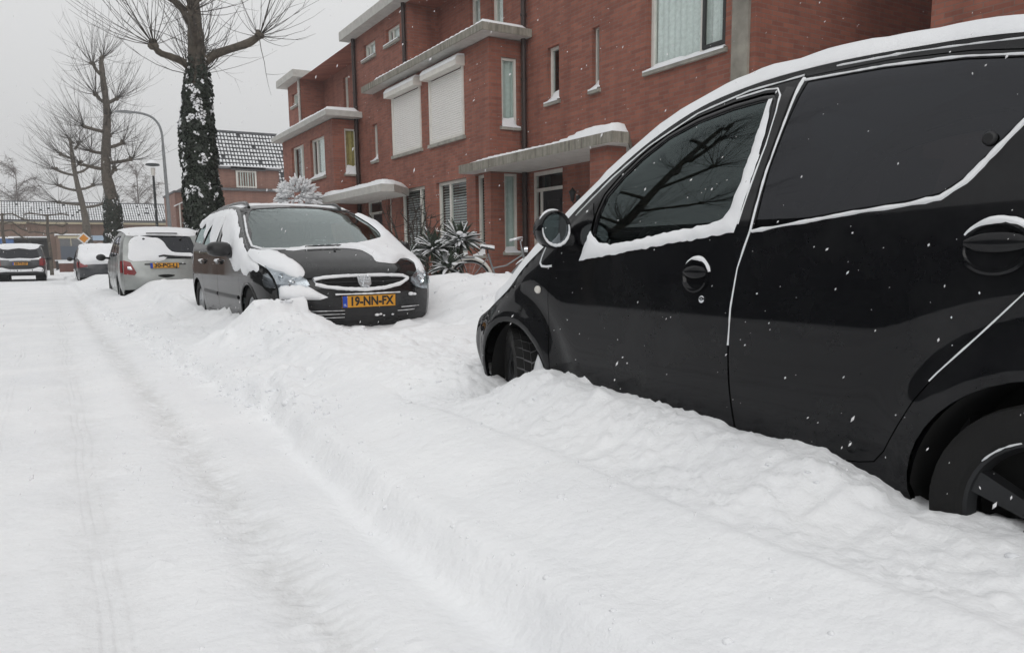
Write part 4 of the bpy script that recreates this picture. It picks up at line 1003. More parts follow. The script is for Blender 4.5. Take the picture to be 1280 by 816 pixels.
# ------------------------------------------------------------------ cars farther down the street
def simple_car(label, loc, rz, outline, wfun, marks, wins, paint, axles, R, track, plate=None, snow=(), tail=None, glassrear=(3, 5), screen=(10, 13), bumper_mat=None, mirror=None, rim='alloy_light', seams=()):
    root = empty('parked_car', loc, rz, label, 'car')
    S = Shell(outline, wfun, .10, .55); a = S.at
    fullp = S.ol+[(axles[0]+.45, .22), (axles[1]-.5, .24)]
    arches = [arc(y, R, R+.04, 0, 360, 28) for y in axles]
    for sg in (-1, 1):
        f = S.side_fn(sg)
        surf_panel('body_side', paint, root, fullp, f, list(wins)+arches, .08, 0, .02, sg)
        for w in wins: surf_panel('side_window', M['glass_dark'], root, w, f, (), .12, -.006, .0, sg)
        b = MB()
        for s in seams: bead(b, s, f, .012, .002, 0, sg)
        if seams: b.build('door_seam', M['void'], root)
        for y in axles:
            lb = MB(); arch_liner(lb, y, R, R+.045, sg, track+.06, track-.3); lb.build('wheel_arch_lining', M['void'], root, 60)
            make_wheel('wheel', root, (sg*(track-.02), y, R), R, .19, R*.66, M[rim], sg, 6)
        if mirror:
            b = MB(); mc = (sg*(mirror[0]), mirror[1], mirror[2]); vs, fs = blob((0, 0, 0), .1, random.Random(1), .75, 10, 6); b.add([(mc[0]+v[0]*1.05, mc[1]+v[1]*.7, mc[2]+v[2]*1.1) for v in vs], fs)
            b.tube([mc, (mc[0]-sg*.17, mc[1], mc[2]-.02)], .03, 6); b.build('side_mirror', M['plastic'], root, 180)
    g0, g1 = glassrear; s0, s1 = screen; top = S.len
    bm_ = bumper_mat or paint
    skin_part('rear_bumper', bm_, root, S, 0, a(2), res=.09); skin_part('tailgate', paint, root, S, a(2), a(g0), res=.09)
    gl = [(a(g0)+.0, -.70), (a(g0)+.0, .70), (a(g1)-.07, .64), (a(g1)-.03, .5), (a(g1)-.03, -.5), (a(g1)-.07, -.64)]
    skin_part('rear_window_frame', paint, root, S, a(g0), a(g1), res=.09, holes=[inset(gl, .004)]); surf_panel('rear_window', M['glass_dark'], root, gl, S.skin, (), .1, -.004, 0, -1)
    skin_part('roof', paint, root, S, a(g1), a(s0), res=.1); skin_part('windscreen', M['glass_dark'], root, S, a(s0), a(s1), res=.1); skin_part('hood', paint, root, S, a(s1), a(len(outline)-6), res=.1); skin_part('front_bumper', bm_, root, S, a(len(outline)-6), top, res=.1)
    if tail:
        for sg in (-1, 1):
            t = surf_panel('tail_light', M['red_lens'], root, [(q[0], q[1]*sg) for q in tail['skin']][::sg], S.skin, (), .06, .006, .012, -1)
            surf_panel('lens_side', M['red_lens'], t, tail['side'], S.side_fn(sg), (), .06, .006, .012, sg)
            if 'pale' in tail: surf_panel('reverse_lens', M['lamp_bowl'], t, [(q[0], q[1]*sg) for q in tail['pale']][::sg], S.skin, (), .06, .010, .012, -1)
    if plate: licence_plate(root, plate[0], .52, .112, plate[1], -1, plate[2] if len(plate) > 2 else 0)
    for i, (poly, th) in enumerate(snow): snow_patch('snow_cover', root, S.skin, resample(catmull(poly, 3, True), .06), th, -1, .07, .08, .006, seed=float(i))
    return root, S
def width_fn(hw, zb, tumble, front, rear, zr=.35):
    def f(u, z):
        h = hw
        if z < .55: h -= .05*((.55-z)/.35)**2
        elif z < zb: h -= .02*((z-.55)/(zb-.55))**2
        else: h -= .02+.10*(z-zb)+tumble*(z-zb)**1.5
        if u > front: h *= 1-.14*((u-front)/.6)**2
        if u < rear: h *= 1-.10*((rear-u)/.6)**2
        return h
    return f
def street_cars():
    # silver people carrier, its tail towards us
    out = [(-3.10, .34, -.12, 0), (-3.16, .50, -.14, 0), (-3.16, .72, -.13, 0), (-3.12, .98, -.12, 0), (-3.02, 1.25, -.10, 0), (-2.90, 1.50, -.06, .02), (-2.78, 1.57, -.02, .03), (-2.3, 1.615, 0, .05), (-1.8, 1.615, 0, .05), (-1.2, 1.58, 0, .05), (-.85, 1.52, .03, .05), (-.45, 1.30, .08, .05), (-.05, 1.08, .14, .05), (.12, 1.02, .15, .05),
           (.42, .92, .18, .04), (.6, .80, .20, .02), (.64, .62, .20, 0), (.65, .48, .20, 0), (.60, .34, .18, 0), (.55, .26, .16, 0)]
    S0 = Shell(out, width_fn(.825, 1.0, .18, .1, -2.7)); a = S0.at
    wins = [[(-.55, 1.06), (-.80, 1.27), (-1.05, 1.44), (-1.32, 1.475), (-1.34, 1.04)], [(-1.42, 1.04), (-1.40, 1.48), (-2.15, 1.50), (-2.22, 1.05)], [(-2.30, 1.06), (-2.25, 1.50), (-2.62, 1.49), (-2.82, 1.28), (-2.86, 1.08)]]
    tail = {'skin': [(a(2)-.02, .56), (a(3)-.06, .66), (a(3)-.02, .79), (a(2)-.05, .79), (a(2)-.07, .60)], 'side': [(-3.15, .70), (-3.12, .95), (-3.06, .95), (-3.04, .80), (-3.06, .70)], 'pale': [(a(2)+.04, .63), (a(2)+.11, .66), (a(2)+.11, .72), (a(2)+.04, .72)]}
    L = a(3); T = a(5)
    snow = [([(L-.0, -.69), (L-.03, -.35), (L-.02, -.02), (L+.04, .05), (L+.03, .30), (L+.06, .56), (L+.10, .58), (L+.14, .35), (L+.17, .16), (L+.26, .08), (L+.38, .02), (T-.10, -.10), (T-.09, -.22), (T-.07, -.60), (T-.15, -.68), (L+.2, -.69)], .02),
            ([(T-.03, .76), (T-.05, .3), (T-.04, -.3), (T-.03, -.76), (a(9), -.77), (a(10), -.75), (a(10), .75), (a(9), .77)], .028), ([(a(11)-.1, .7), (a(10)+.03, .7), (a(10)+.03, -.7), (a(13), -.72), (a(15), -.70), (a(15), .70), (a(13), .72)], .05)]
    r, S = simple_car('silver people carrier half snowed in, tail and orange plate towards the viewer', (1.95, 19.75, 0), 0., out, width_fn(.825, 1.0, .18, .1, -2.7), None, wins, M['silver_paint'], (0, -2.58), .31, .74, ((-.02, -3.30, .845), '30-PG-LJ', .04), snow, tail, (3, 5), (10, 13), None, (.97, -.48, 1.03), seams=[[(-1.38, .3), (-1.385, .9), (-1.37, 1.04)], [(-2.26, 1.04), (-2.28, .8), (-2.1, .5), (-2.05, .3)], [(-.40, .3), (-.36, .7), (-.48, 1.02)]])
    r.scale = (1, 1, .92); r.location.z = -.02
    b = MB(); bead(b, [(L+.02, .60), (L+.04, .25), (L+.07, -.02), (L+.05, -.12)], S.skin, .05, .03, .01, -1); b.build('rear_wiper', M['plastic'], r, 60)
    b = MB(); bead(b, [(a(2)-.09, -.16), (a(2)-.10, 0), (a(2)-.09, .16)], S.skin, lambda t: .02+.05*math.sin(PI*t), .006, 0, -1); b.build('badge_oval', M['void'], r, 60)
    b = MB(); bead(b, [(a(2)+.155, -.40), (a(2)+.16, 0), (a(2)+.155, .40)], S.skin, .03, .02, 0, -1); b.build('tailgate_grip', M['plastic'], r, 60)
    b = MB(); bead(b, [(a(5)-.03, .34), (a(5)-.03, -.34)], S.skin, .03, .01, .05, -1)
    b.build('brake_light', M['void'], r, 60)
    for x in (.40, -.40):
        b = MB(); b.add(*blob(vadd(S.skin(a(5)-.12, x), (0, -.02, 0)), .025, random.Random(2), .8)); b.build('window_hinge', M['plastic'], r, 180)
    # dark four wheel drive driving away on the left
    out = [(-3.32, .48, -.08, 0), (-3.40, .60, -.10, 0), (-3.38, .82, -.10, 0), (-3.32, 1.08, -.10, 0), (-3.24, 1.28, -.08, 0), (-3.10, 1.54, -.05, .02), (-3.02, 1.60, -.02, .03), (-2.4, 1.65, 0, .04), (-1.8, 1.65, 0, .04), (-1.2, 1.62, 0, .04), (-.95, 1.57, .03, .04), (-.55, 1.32, .08, .04), (-.2, 1.12, .12, .05), (.0, 1.07, .14, .05),
           (.42, 1.0, .16, .05), (.62, .88, .18, .02), (.66, .7, .18, 0), (.66, .55, .18, 0), (.6, .42, .16, 0), (.55, .34, .14, 0)]
    S0 = Shell(out, width_fn(.905, 1.12, .22, .1, -2.9)); a = S0.at
    wins = [[(-.62, 1.13), (-.85, 1.30), (-1.1, 1.47), (-1.4, 1.50), (-1.42, 1.12)], [(-1.5, 1.12), (-1.48, 1.51), (-2.2, 1.51), (-2.35, 1.14)], [(-2.45, 1.15), (-2.32, 1.51), (-2.75, 1.49), (-2.95, 1.30), (-2.98, 1.18)]]
    tail = {'skin': [(a(2)+.0, .64), (a(3)+.02, .66), (a(3)+.04, .79), (a(2)-.02, .79)], 'side': [(-3.37, .84), (-3.31, 1.10), (-3.20, 1.10), (-3.20, .84)]}
    L = a(3); T = a(5)
    snow = [([(T-.09, .58), (T-.02, .72), (a(9), .74), (a(10), .72), (a(10), -.72), (a(9), -.74), (T-.02, -.72), (T-.09, -.58), (T-.05, 0)], .018), ([(a(1)+.03, .78), (a(2)-.08, .70), (a(2)-.14, .4), (a(2)-.15, 0), (a(2)-.14, -.4), (a(2)-.08, -.70), (a(1)+.03, -.78), (a(1)+.00, -.78), (a(1)-.02, -.5), (a(1)-.02, .5), (a(1)+.0, .78)], .05),
            ([(L+.0, .70), (L-.03, .5), (L-.04, 0), (L-.03, -.5), (L+.0, -.70), (L+.1, -.72), (L+.06, -.64), (L+.045, 0), (L+.06, .64), (L+.1, .72)], .03)]
    r, S = simple_car('dark four wheel drive with snow on its roof and bumper, out on the road', (-1.03, 40.2, -.16), 0, out, width_fn(.905, 1.12, .22, .1, -2.9), None, wins, M['dark_paint'], (0, -2.67), .335, .78, ((0, -3.50, .90), '68-TF-ZP', .04), snow, tail, (3, 5), (10, 13), M['plastic'], (1.02, -.55, 1.1))
    for sg in (-1, 1):
        b = MB(); b.tube([(sg*.60, -2.95, 1.63), (sg*.60, -2.8, 1.70), (sg*.62, -1.3, 1.71), (sg*.62, -1.1, 1.64)], .02, 6); b.build('roof_rail', M['plastic'], r, 60)
    b = MB(); bead(b, [(a(2)+.20, .36), (a(2)+.2, -.36)], S.skin, .035, .025, 0, -1); b.build('tailgate_trim', M['chrome'], r, 60)
    # snowed over saloon behind the silver car
    out = [(-3.20, .35, -.08, 0), (-3.26, .5, -.10, 0), (-3.26, .75, -.10, 0), (-3.20, .93, -.08, 0), (-3.05, 1.0, -.05, .02), (-2.75, 1.03, .06, .03), (-2.30, 1.26, .04, .04), (-2.0, 1.36, .0, .04), (-1.6, 1.41, 0, .04), (-1.2, 1.40, 0, .04), (-.95, 1.36, .03, .04), (-.55, 1.18, .08, .04), (-.2, 1.0, .12, .05), (.0, .95, .14, .05),
           (.42, .86, .16, .05), (.60, .76, .18, .02), (.66, .6, .18, 0), (.66, .48, .18, 0), (.6, .34, .16, 0), (.55, .26, .14, 0)]
    S0 = Shell(out, width_fn(.85, .95, .25, .1, -2.7)); a = S0.at
    wins = [[(-.55, .98), (-.8, 1.13), (-1.0, 1.27), (-1.3, 1.32), (-1.32, .97)], [(-1.4, .97), (-1.38, 1.32), (-1.8, 1.30), (-2.25, 1.12), (-2.35, .99)]]
    tail = {'skin': [(a(2)-.02, .52), (a(3)-.02, .56), (a(3)-.0, .79), (a(2)-.06, .79)], 'side': [(-3.25, .68), (-3.19, .90), (-3.05, .90), (-3.05, .7)]}
    snow = [([(a(2)+.10, .74), (a(3), .775), (a(5), .78), (a(8), .78), (a(12), .77), (a(15), .75), (a(15), -.75), (a(12), -.77), (a(8), -.78), (a(5), -.78), (a(3), -.775), (a(2)+.10, -.74), (a(2)+.06, -.3), (a(2)+.08, .3)], .11)]
    r, S = simple_car('saloon car buried under a thick white snow cover, in front of the silver carrier', (1.62, 34.3, -.1), 0, out, width_fn(.85, .95, .25, .1, -2.7), None, wins, M['dark_paint'], (0, -2.65), .31, .74, None, snow, tail, (5, 7), (10, 13), None, (.96, -.5, 1.0))
street_cars()
clods()
# ------------------------------------------------------------------ the brick terrace
def wall_x(mb, X, y0, y1, z0, z1, holes=(), depth=.11, sgn=1):
    """wall facing -x at X with rectangular holes (y0,y1,z0,z1); reveals turn inwards"""
    ys = sorted({y0, y1}|{clamp(q, y0, y1) for h in holes for q in h[:2]}); zs = sorted({z0, z1}|{clamp(q, z0, z1) for h in holes for q in h[2:4]})
    for i in range(len(ys)-1):
        for j in range(len(zs)-1):
            c = ((ys[i]+ys[i+1])/2, (zs[j]+zs[j+1])/2)
            if any(h[0] < c[0] < h[1] and h[2] < c[1] < h[3] for h in holes): continue
            mb.quad((X, ys[i+1], zs[j]), (X, ys[i], zs[j]), (X, ys[i], zs[j+1]), (X, ys[i+1], zs[j+1]))
    for (a, b, c, d) in [h[:4] for h in holes]:
        e = X+depth
        mb.quad((X, a, c), (e, a, c), (e, a, d), (X, a, d)); mb.quad((X, b, c), (X, b, d), (e, b, d), (e, b, c))
        mb.quad((X, a, d), (e, a, d), (e, b, d), (X, b, d)); mb.quad((X, a, c), (X, b, c), (e, b, c), (e, a, c))
def wall_y(mb, Y, x0, x1, z0, z1, holes=(), depth=.11):
    """wall facing -y at Y"""
    xs = sorted({x0, x1}|{q for h in holes for q in h[:2]}); zs = sorted({z0, z1}|{q for h in holes for q in h[2:4]})
    for i in range(len(xs)-1):
        for j in range(len(zs)-1):
            c = ((xs[i]+xs[i+1])/2, (zs[j]+zs[j+1])/2)
            if any(h[0] < c[0] < h[1] and h[2] < c[1] < h[3] for h in holes): continue
            mb.quad((xs[i], Y, zs[j]), (xs[i+1], Y, zs[j]), (xs[i+1], Y, zs[j+1]), (xs[i], Y, zs[j+1]))
    for (a, b, c, d) in [h[:4] for h in holes]:
        e = Y+depth
        mb.quad((a, Y, c), (a, e, c), (a, e, d), (a, Y, d)); mb.quad((b, Y, c), (b, Y, d), (b, e, d), (b, e, c))
        mb.quad((a, Y, d), (b, Y, d), (b, e, d), (a, e, d)); mb.quad((a, Y, c), (a, e, c), (b, e, c), (b, Y, c))
def window(root, axis, P, h, mull=(), behind='room', sash=None, depth=.085, fw=.055, sill=True, snow=.05, transom=None, name='window'):
    """framed window set in the hole h of a wall at P. axis 'x': wall faces -x, h=(y0,y1,z0,z1); axis 'y': faces -y, h=(x0,x1,z0,z1)"""
    a0, a1, z0, z1 = h[:4]
    def T(a, d, z): return (P+d, a, z) if axis == 'x' else (a, P+d, z)
    def bx(mb, p0, p1, d0, d1, q0, q1):
        A = T(p0, d0, q0); B = T(p1, d1, q1); mb.box(min(A[0], B[0]), max(A[0], B[0]), min(A[1], B[1]), max(A[1], B[1]), q0, q1)
    f = MB(); d0, d1 = depth-.012, depth+.05; e = .002
    bx(f, a0+e, a0+fw, d0, d1, z0+e, z1-e); bx(f, a1-fw, a1-e, d0, d1, z0+e, z1-e); bx(f, a0+fw, a1-fw, d0, d1, z1-fw, z1-e); bx(f, a0+fw, a1-fw, d0, d1, z0+e, z0+fw)
    for m in mull: bx(f, m-fw*.55, m+fw*.55, d0+.004, d1, z0+fw, z1-fw)
    if transom: bx(f, a0+fw, a1-fw, d0+.003, d1, transom-fw*.5, transom+fw*.5)
    w = f.build(name, M['frame'], root)
    g = MB(); q = depth+.022
    g.quad(T(a0+fw, q, z0+fw), T(a1-fw, q, z0+fw), T(a1-fw, q, z1-fw), T(a0+fw, q, z1-fw)); g.build('pane', M['win_glass'], w)
    if sash:
        s = MB(); s0, s1 = sash; k = .05; dd0, dd1 = depth-.035, depth+.0
        z0s = z0+fw+.01; z1s = z1-fw-.01
        bx(s, s0, s0+k, dd0, dd1, z0s, z1s); bx(s, s1-k, s1, dd0, dd1, z0s, z1s); bx(s, s0+k, s1-k, dd0, dd1, z0s, z0s+k); bx(s, s0+k, s1-k, dd0, dd1, z1s-k, z1s)
        s.build('sash', M['frame_dark'], w)
    if behind:
        c = MB(); q = depth+.065
        if behind == 'blind':
            n = int((z1-z0)/.055)
            for i in range(n):
                z = z0+fw+.01+i*.055; A = T(a0+.03, q, z); Bq = T(a1-.03, q+.03, z+.028)
                c.add([T(a0+.03, q, z), T(a1-.03, q, z), T(a1-.03, q+.034, z+.022), T(a0+.03, q+.034, z+.022)], [(0, 1, 2, 3)])
            c.build('blind', M['blind'], w)
        elif behind in ('curtain', 'curtain_tan', 'curtain_green', 'half'):
            n = max(8, int((a1-a0)/.025)); vs = []; hi = a1 if behind != 'half' else a0+(a1-a0)*.62
            for i in range(n+1):
                a = lerp(a0+.02, hi-.02, i/n); dd = q+.02*math.sin(i*1.25)+.008*math.sin(i*.47)
                vs += [T(a, dd, z0-.02), T(a, dd, z1+.02)]
            c.add(vs, [(2*i, 2*i+2, 2*i+3, 2*i+1) for i in range(n)])
            c.build('curtain', M['curtain' if behind in ('half', 'curtain') else behind], w, 180, fix=False)
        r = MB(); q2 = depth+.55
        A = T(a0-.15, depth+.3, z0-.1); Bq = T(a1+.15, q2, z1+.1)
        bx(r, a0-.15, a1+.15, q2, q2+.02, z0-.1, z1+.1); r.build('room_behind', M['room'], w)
    if sill:
        s = MB(); e2 = .05
        n0 = T(a0-e2, -.055, z0-.07); 
        pts = [(-.06, -.075), (-.06, -.02), (depth-.013, .0), (depth-.013, -.075)]
        vs = [T(a0-e2 if dd < 0 else a0-e2, dd, z0+zz) for dd, zz in pts]+[T(a1+e2, dd, z0+zz) for dd, zz in pts]
        # the part behind the wall face stays inside the opening
        s.add(vs, [(0, 1, 2, 3), (7, 6, 5, 4), (0, 4, 5, 1), (1, 5, 6, 2), (2, 6, 7, 3), (3, 7, 4, 0)])
        s.build('sill', M['sill'], w)
        if snow:
            s = MB(); n = max(6, int((a1-a0)/.06)); vs = []; fs = []
            prof = [(-.07, -.03), (-.068, -.005), (-.03, .015), (depth-.03, snow*1.0), (depth+.02, snow*1.9), (depth+.025, -.01)]
            for i in range(n+1):
                a = lerp(a0-.035, a1+.035, i/n); k = 1+.35*nz(a*2.3, P, 2.2, z0)+.12*nz(a, z0, 9)
                end = min(1, (min(i, n-i)+.15)/1.2)
                for dd, zz in prof:
                    aa = clamp(a, a0+.004, a1-.004) if dd > 0 else a
                    vs.append(T(aa, dd, z0+(zz*k*end if zz > 0 else zz)))
            m = len(prof)
            for i in range(n):
                for j in range(m-1): fs.append((i*m+j, (i+1)*m+j, (i+1)*m+j+1, i*m+j+1))
            s.add(vs, fs); s.build('sill_snow', M['snow'], w, 70)
    return w
def shutter(root, X, h):
    y0, y1, z0, z1 = h
    b = MB(); b.box(X-.004, X+.03, y0+.06, y1-.06, z0, z1-.02); w = b.build('roller_shutter', M['shutter'], root)
    b = MB(); b.box(X-.03, X+.02, y0, y0+.065, z0-.02, z1); b.box(X-.03, X+.02, y1-.065, y1, z0-.02, z1); b.box(X-.034, X+.018, y0+.065, y1-.065, z0-.03, z0+.03); b.build('guide_rail', M['frame'], w)
    b = MB(); b.prism([(-.20, 0), (-.20, .10), (-.16, .17), (.01, .19), (.01, 0)], lambda p, q, t: (X+p, t, z1+q), y0-.05, y1+.05); b.build('shutter_box', M['frame'], w)
    b = MB(); b.prism([(-.205, .10), (-.165, .176), (.01, .195), (.01, .225), (-.14, .215), (-.205, .14)], lambda p, q, t: (X+p, t, z1+q), y0-.04, y1+.04); b.build('box_snow', M['snow'], w, 60)
    b = MB(); b.box(X-.06, X+.02, y0-.05, y1+.05, z0-.10, z0-.035); b.build('sill', M['sill'], w)
def slab(root, name, poly, z0, z1, mat, snow=.12, snow_in=.03, seed=1., under=None, snow_prof=None):
    """flat concrete roof plate with streaked edges, pale underside and a cushion of snow. poly: (x,y) ccw"""
    b = MB(); n = len(poly)
    for i in range(n):
        a, c = poly[i], poly[(i+1) % n]; b.quad((a[0], a[1], z0), (c[0], c[1], z0), (c[0], c[1], z1), (a[0], a[1], z1))
    b.add([(p[0], p[1], z1) for p in poly], [tuple(range(n))])
    s = b.build(name, mat, root)
    b = MB(); b.add([(p[0], p[1], z0+.001) for p in inset(poly, .012)], [tuple(range(n))[::-1]]); b.build('soffit', M['soffit'], s)
    b = MB(); b.add([(p[0], p[1], z0+.03) for p in inset(poly, .02)], [tuple(range(n))[::-1]])
    if snow:
        q = inset(poly, snow_in); q2 = [(p[0], p[1]) for p in q]
        def hf(a, c):
            d = poly_dist((a, c), q2); k = clamp(d/.10, 0, 1); k = math.sqrt(max(0, 1-(1-k)**2))
            v = snow*k*(1+.45*nz(a, c, .9, seed)+.15*nz(a, c, 3, seed))
            if snow_prof: v *= snow_prof(a, c)
            return max(v, .004*k)
        surf_panel('snow_cap', M['snow'], s, q2, lambda a, c: (a, c, z1+.002), (), .12, 0., 0., 1, hfun=hf)
    return s
def pipe(root, x, y, z0, z1, mat, r=.045):
    b = MB(); b.tube([(x, y, z0), (x, y, z1)], r, 10)
    z = z0+.6
    while z < z1: b.lathe([(r+.002, -.02), (r+.012, -.02), (r+.012, .02), (r+.002, .02)], (x, y, z), 10); z += 1.15
    b.build('downpipe', mat, root, 50)


def rebase(root, L):
    """put the thing's origin at its base; its parts were built in world coordinates"""
    root.location = L
    for ch in root.children: ch.location = Vector(ch.location)-Vector(L)
    return root
def door(root, axis, P, h, light_at=None):
    y0, y1, z0, z1 = h
    f = MB(); d0, d1 = .07, .13; t = .07; e = .002
    x = P
    f.box(x+d0, x+d1, y0+e, y0+t, z0, z1-e); f.box(x+d0, x+d1, y1-t, y1-e, z0, z1-e); f.box(x+d0, x+d1, y0+t, y1-t, z1-t, z1-e); f.box(x+d0, x+d1, y0+t, y1-t, z1-.37, z1-.31)
    sp = y1-.26; f.box(x+d0, x+d1, sp-t*.5, sp+t*.5, z0, z1-.37)
    d = f.build('door_frame', M['frame'], root)
    g = MB(); g.quad((x+.1, y0+t, z1-.31), (x+.1, y1-t, z1-.31), (x+.1, y1-t, z1-t), (x+.1, y0+t, z1-t)); g.quad((x+.1, sp, z0), (x+.1, y1-t, z0), (x+.1, y1-t, z1-.37), (x+.1, sp, z1-.37)); g.build('pane', M['win_glass'], d)
    b = MB(); b.box(x+.085, x+.125, y0+t+.004, sp-t*.5-.004, z0+.02, z1-.374)
    for (a, c, q, w) in ((y0+t+.10, sp-.14, z0+.2, z0+.95), (y0+t+.10, sp-.14, z0+1.1, z0+1.78)):
        b.box(x+.075, x+.0851, a, a+.03, q, w); b.box(x+.075, x+.0851, c-.03, c, q, w); b.box(x+.075, x+.0851, a+.03, c-.03, q, q+.03); b.box(x+.075, x+.0851, a+.03, c-.03, w-.03, w)
    dd = b.build('front_door', M['door'], root)
    b = MB(); b.tube([(x+.085, y0+t+.06, z0+1.0), (x+.03, y0+t+.06, z0+1.0), (x+.03, y0+t+.16, z0+1.0)], .011, 8); b.build('handle', M['chrome'], dd)
    b = MB(); b.box(x+.45, x+.47, y0-.2, y1+.2, z0, z1+.1); b.build('room_behind', M['room'], d)
H_TOP = 6.45
def house_near():
    r = empty('terraced_house', (0, 0, 0), 0, 'nearest brick house, with dark sash ajar upstairs and lantern beside its dark front door', 'house', 'brick terraced houses')
    big = (7.68, 9.25, 3.62, 5.15); nar = (11.60, 11.97, 3.62, 4.56); sli = (10.44, 10.63, 3.60, 4.58); dr = (11.50, 12.56, .12, 2.43)
    gw = (7.7, 9.7, .9, 2.40); gs = (10.36, 10.56, 1.1, 2.42)
    b = MB(); wall_x(b, 8., 7.17, 12.80, 0, H_TOP, [big, nar, sli, dr, gw, gs]); wall_y(b, 7.17, 8., 17., 0, H_TOP); wall_x(b, 17., 7.17, 12.8, 0, H_TOP); wall_y(b, 12.9, 8.6, 17., 0, H_TOP)
    b.quad((8.0, 7.17, H_TOP), (17., 7.17, H_TOP), (17., 12.9, H_TOP), (8., 12.9, H_TOP))
    b.build('brick_wall', M['brick'], r)
    window(r, 'x', 8., big, [8.19], 'curtain', (7.735, 8.165), fw=.06)
    window(r, 'x', 8., nar, [], 'room', fw=.05, snow=.09); window(r, 'x', 8., sli, [], 'room', fw=.03, snow=.07)
    window(r, 'x', 8., gw, [8.7], 'curtain'); window(r, 'x', 8., gs, [], 'room', fw=.04, sill=False)
    door(r, 'x', 8., dr)
    b = MB(); b.box(7.955, 7.998, 7.25, 7.53, 0, H_TOP); b.build('concrete_pilaster', M['concrete'], r)
    b = MB(); b.box(7.05, 7.40, 9.0, 9.42, 0, 2.437); b.build('brick_pier', M['brick'], r)
    slab(r, 'door_canopy', [(6.9, 13.42), (6.9, 8.70), (7.2, 8.70), (7.995, 9.58), (7.995, 12.79), (7.24, 12.79), (7.24, 13.42)], 2.44, 2.595, M['fascia'], .10, .015, 2., snow_prof=lambda x, y: .55+.9*smooth((10.2-y)/1.2)+.35*smooth((y-12.9)/.4))
    slab(r, 'flat_roof', [(7.7, 12.8), (7.7, 7.0), (17.1, 7.0), (17.1, 12.9), (7.7, 12.9)], H_TOP, 6.66, M['fascia'], .12)
    pipe(r, 7.925, 12.66, .1, H_TOP, M['pipe_brown'], .05)
    # wall lantern
    l = MB(); c = (7.87, 11.02, 1.86)
    l.tube([(8., 11.02, 1.80), (7.90, 11.02, 1.76), (7.87, 11.02, 1.80)], .012, 6); l.lathe([(.03, -.06), (.055, .08), (.02, .0), (.075, .09), (.0, .17)], c, 6); l.box(7.985, 7.998, 10.97, 11.07, 1.72, 1.9)
    l.build('wall_lantern', M['lamp_dark'], r)
    b = MB(); b.box(7.985, 7.998, 10.73, 10.81, 1.45, 1.55); b.build('house_number_plate', M['frame'], r)
    return rebase(r, (8., 7.17, 0))
def house_mid():
    r = empty('terraced_house', (0, 0, 0), 0, 'middle brick house, upstairs closed by two white roller shutters', 'house', 'brick terraced houses')
    X = 7.25; Y0 = 12.8; Y1 = 19.9; YB = 16.46
    sa = (15.83, 17.45, 3.27, 4.55); sb = (13.80, 15.38, 3.27, 4.55); sl = (18.48, 18.82, 3.28, 4.16)
    w1 = (13.78, 15.18, .90, 2.42); w2 = (15.76, 17.16, .90, 2.42); w3 = (13.05, 13.40, .90, 2.42); w4 = (17.72, 17.98, .9, 2.40); dr = (18.35, 19.45, .12, 2.32)
    t1 = (18.42, 19.24, 5.80, 6.16); t2 = (16.90, 17.72, 5.82, 6.16)
    b = MB(); wall_x(b, X, Y0, Y1, 0, 4.86, [sa, sb, sl, w1, w2, w3, w4, dr]); wall_x(b, X, YB, Y1, 4.86, H_TOP, [t1, t2])
    s1 = (7.52, 7.86, 3.30, 4.54); s2 = (7.55, 7.85, .95, 2.42)
    wall_y(b, Y0, X, 7.998, 0, 4.86, [s1, s2]); wall_y(b, YB, X, 8.0, 4.86, H_TOP)
    bk1 = (14.44, 14.90, 5.2, 6.22); bk2 = (13.52, 14.0, 5.2, 6.22)
    wall_x(b, 8.0, 12.81, YB, 4.86, H_TOP, [bk1, bk2]); wall_x(b, 17., Y0+.1, Y1, 0, H_TOP); wall_y(b, Y1, X, 17., 4.0, H_TOP)
    b.quad((X, 12.95, H_TOP), (17., 12.95, H_TOP), (17., Y1, H_TOP), (X, Y1, H_TOP))
    b.build('brick_wall', M['brick'], r)
    shutter(r, X, sa); shutter(r, X, sb)
    window(r, 'x', X, sl, [], 'room', fw=.04, snow=.09)
    window(r, 'x', X, w1, [14.66], 'blind', snow=.03); window(r, 'x', X, w2, [16.15], 'blind', snow=.03); window(r, 'x', X, w3, [], 'blind', fw=.05, snow=.06); window(r, 'x', X, w4, [], 'room', fw=.04)
    window(r, 'x', X, t1, [18.98], 'curtain', fw=.045, snow=.03); window(r, 'x', X, t2, [17.46], 'curtain', fw=.045, snow=.03)
    window(r, 'y', Y0, s1, [], 'curtain_green', fw=.045, snow=.09, depth=.05); window(r, 'y', Y0, s2, [], 'curtain_green', fw=.045, depth=.05)
    window(r, 'x', 8.0, bk1, [], 'curtain', fw=.07); window(r, 'x', 8.0, bk2, [], 'curtain', fw=.07)
    door(r, 'x', X, dr)
    slab(r, 'bay_ledge', [(6.94, 18.68), (6.94, 12.47), (7.995, 12.47), (7.995, 16.4), (7.245, 16.46), (7.245, 18.68)], 4.87, 5.01, M['fascia'], .07, .01, 5.)
    slab(r, 'flat_roof', [(6.95, 20.2), (6.95, 16.2), (7.7, 16.2), (7.7, 12.9), (17., 12.9), (17., 20.2)], H_TOP, 6.67, M['soffit'], .03)
    slab(r, 'door_canopy', [(6.2, 20.42), (6.2, 15.7), (6.5, 15.7), (7.24, 16.6), (7.24, 19.84), (6.54, 19.84), (6.54, 20.42)], 2.26, 2.42, M['soffit'], .11, .015, 7.)
    pipe(r, 7.19, 19.82, 4.5, H_TOP, M['pipe_brown'], .05); pipe(r, 7.19, 16.53, 5.02, H_TOP, M['pipe_brown'], .045); pipe(r, 7.18, 19.78, .1, 4.5, M['pipe_brown'], .05)
    return rebase(r, (7.25, 12.8, 0))
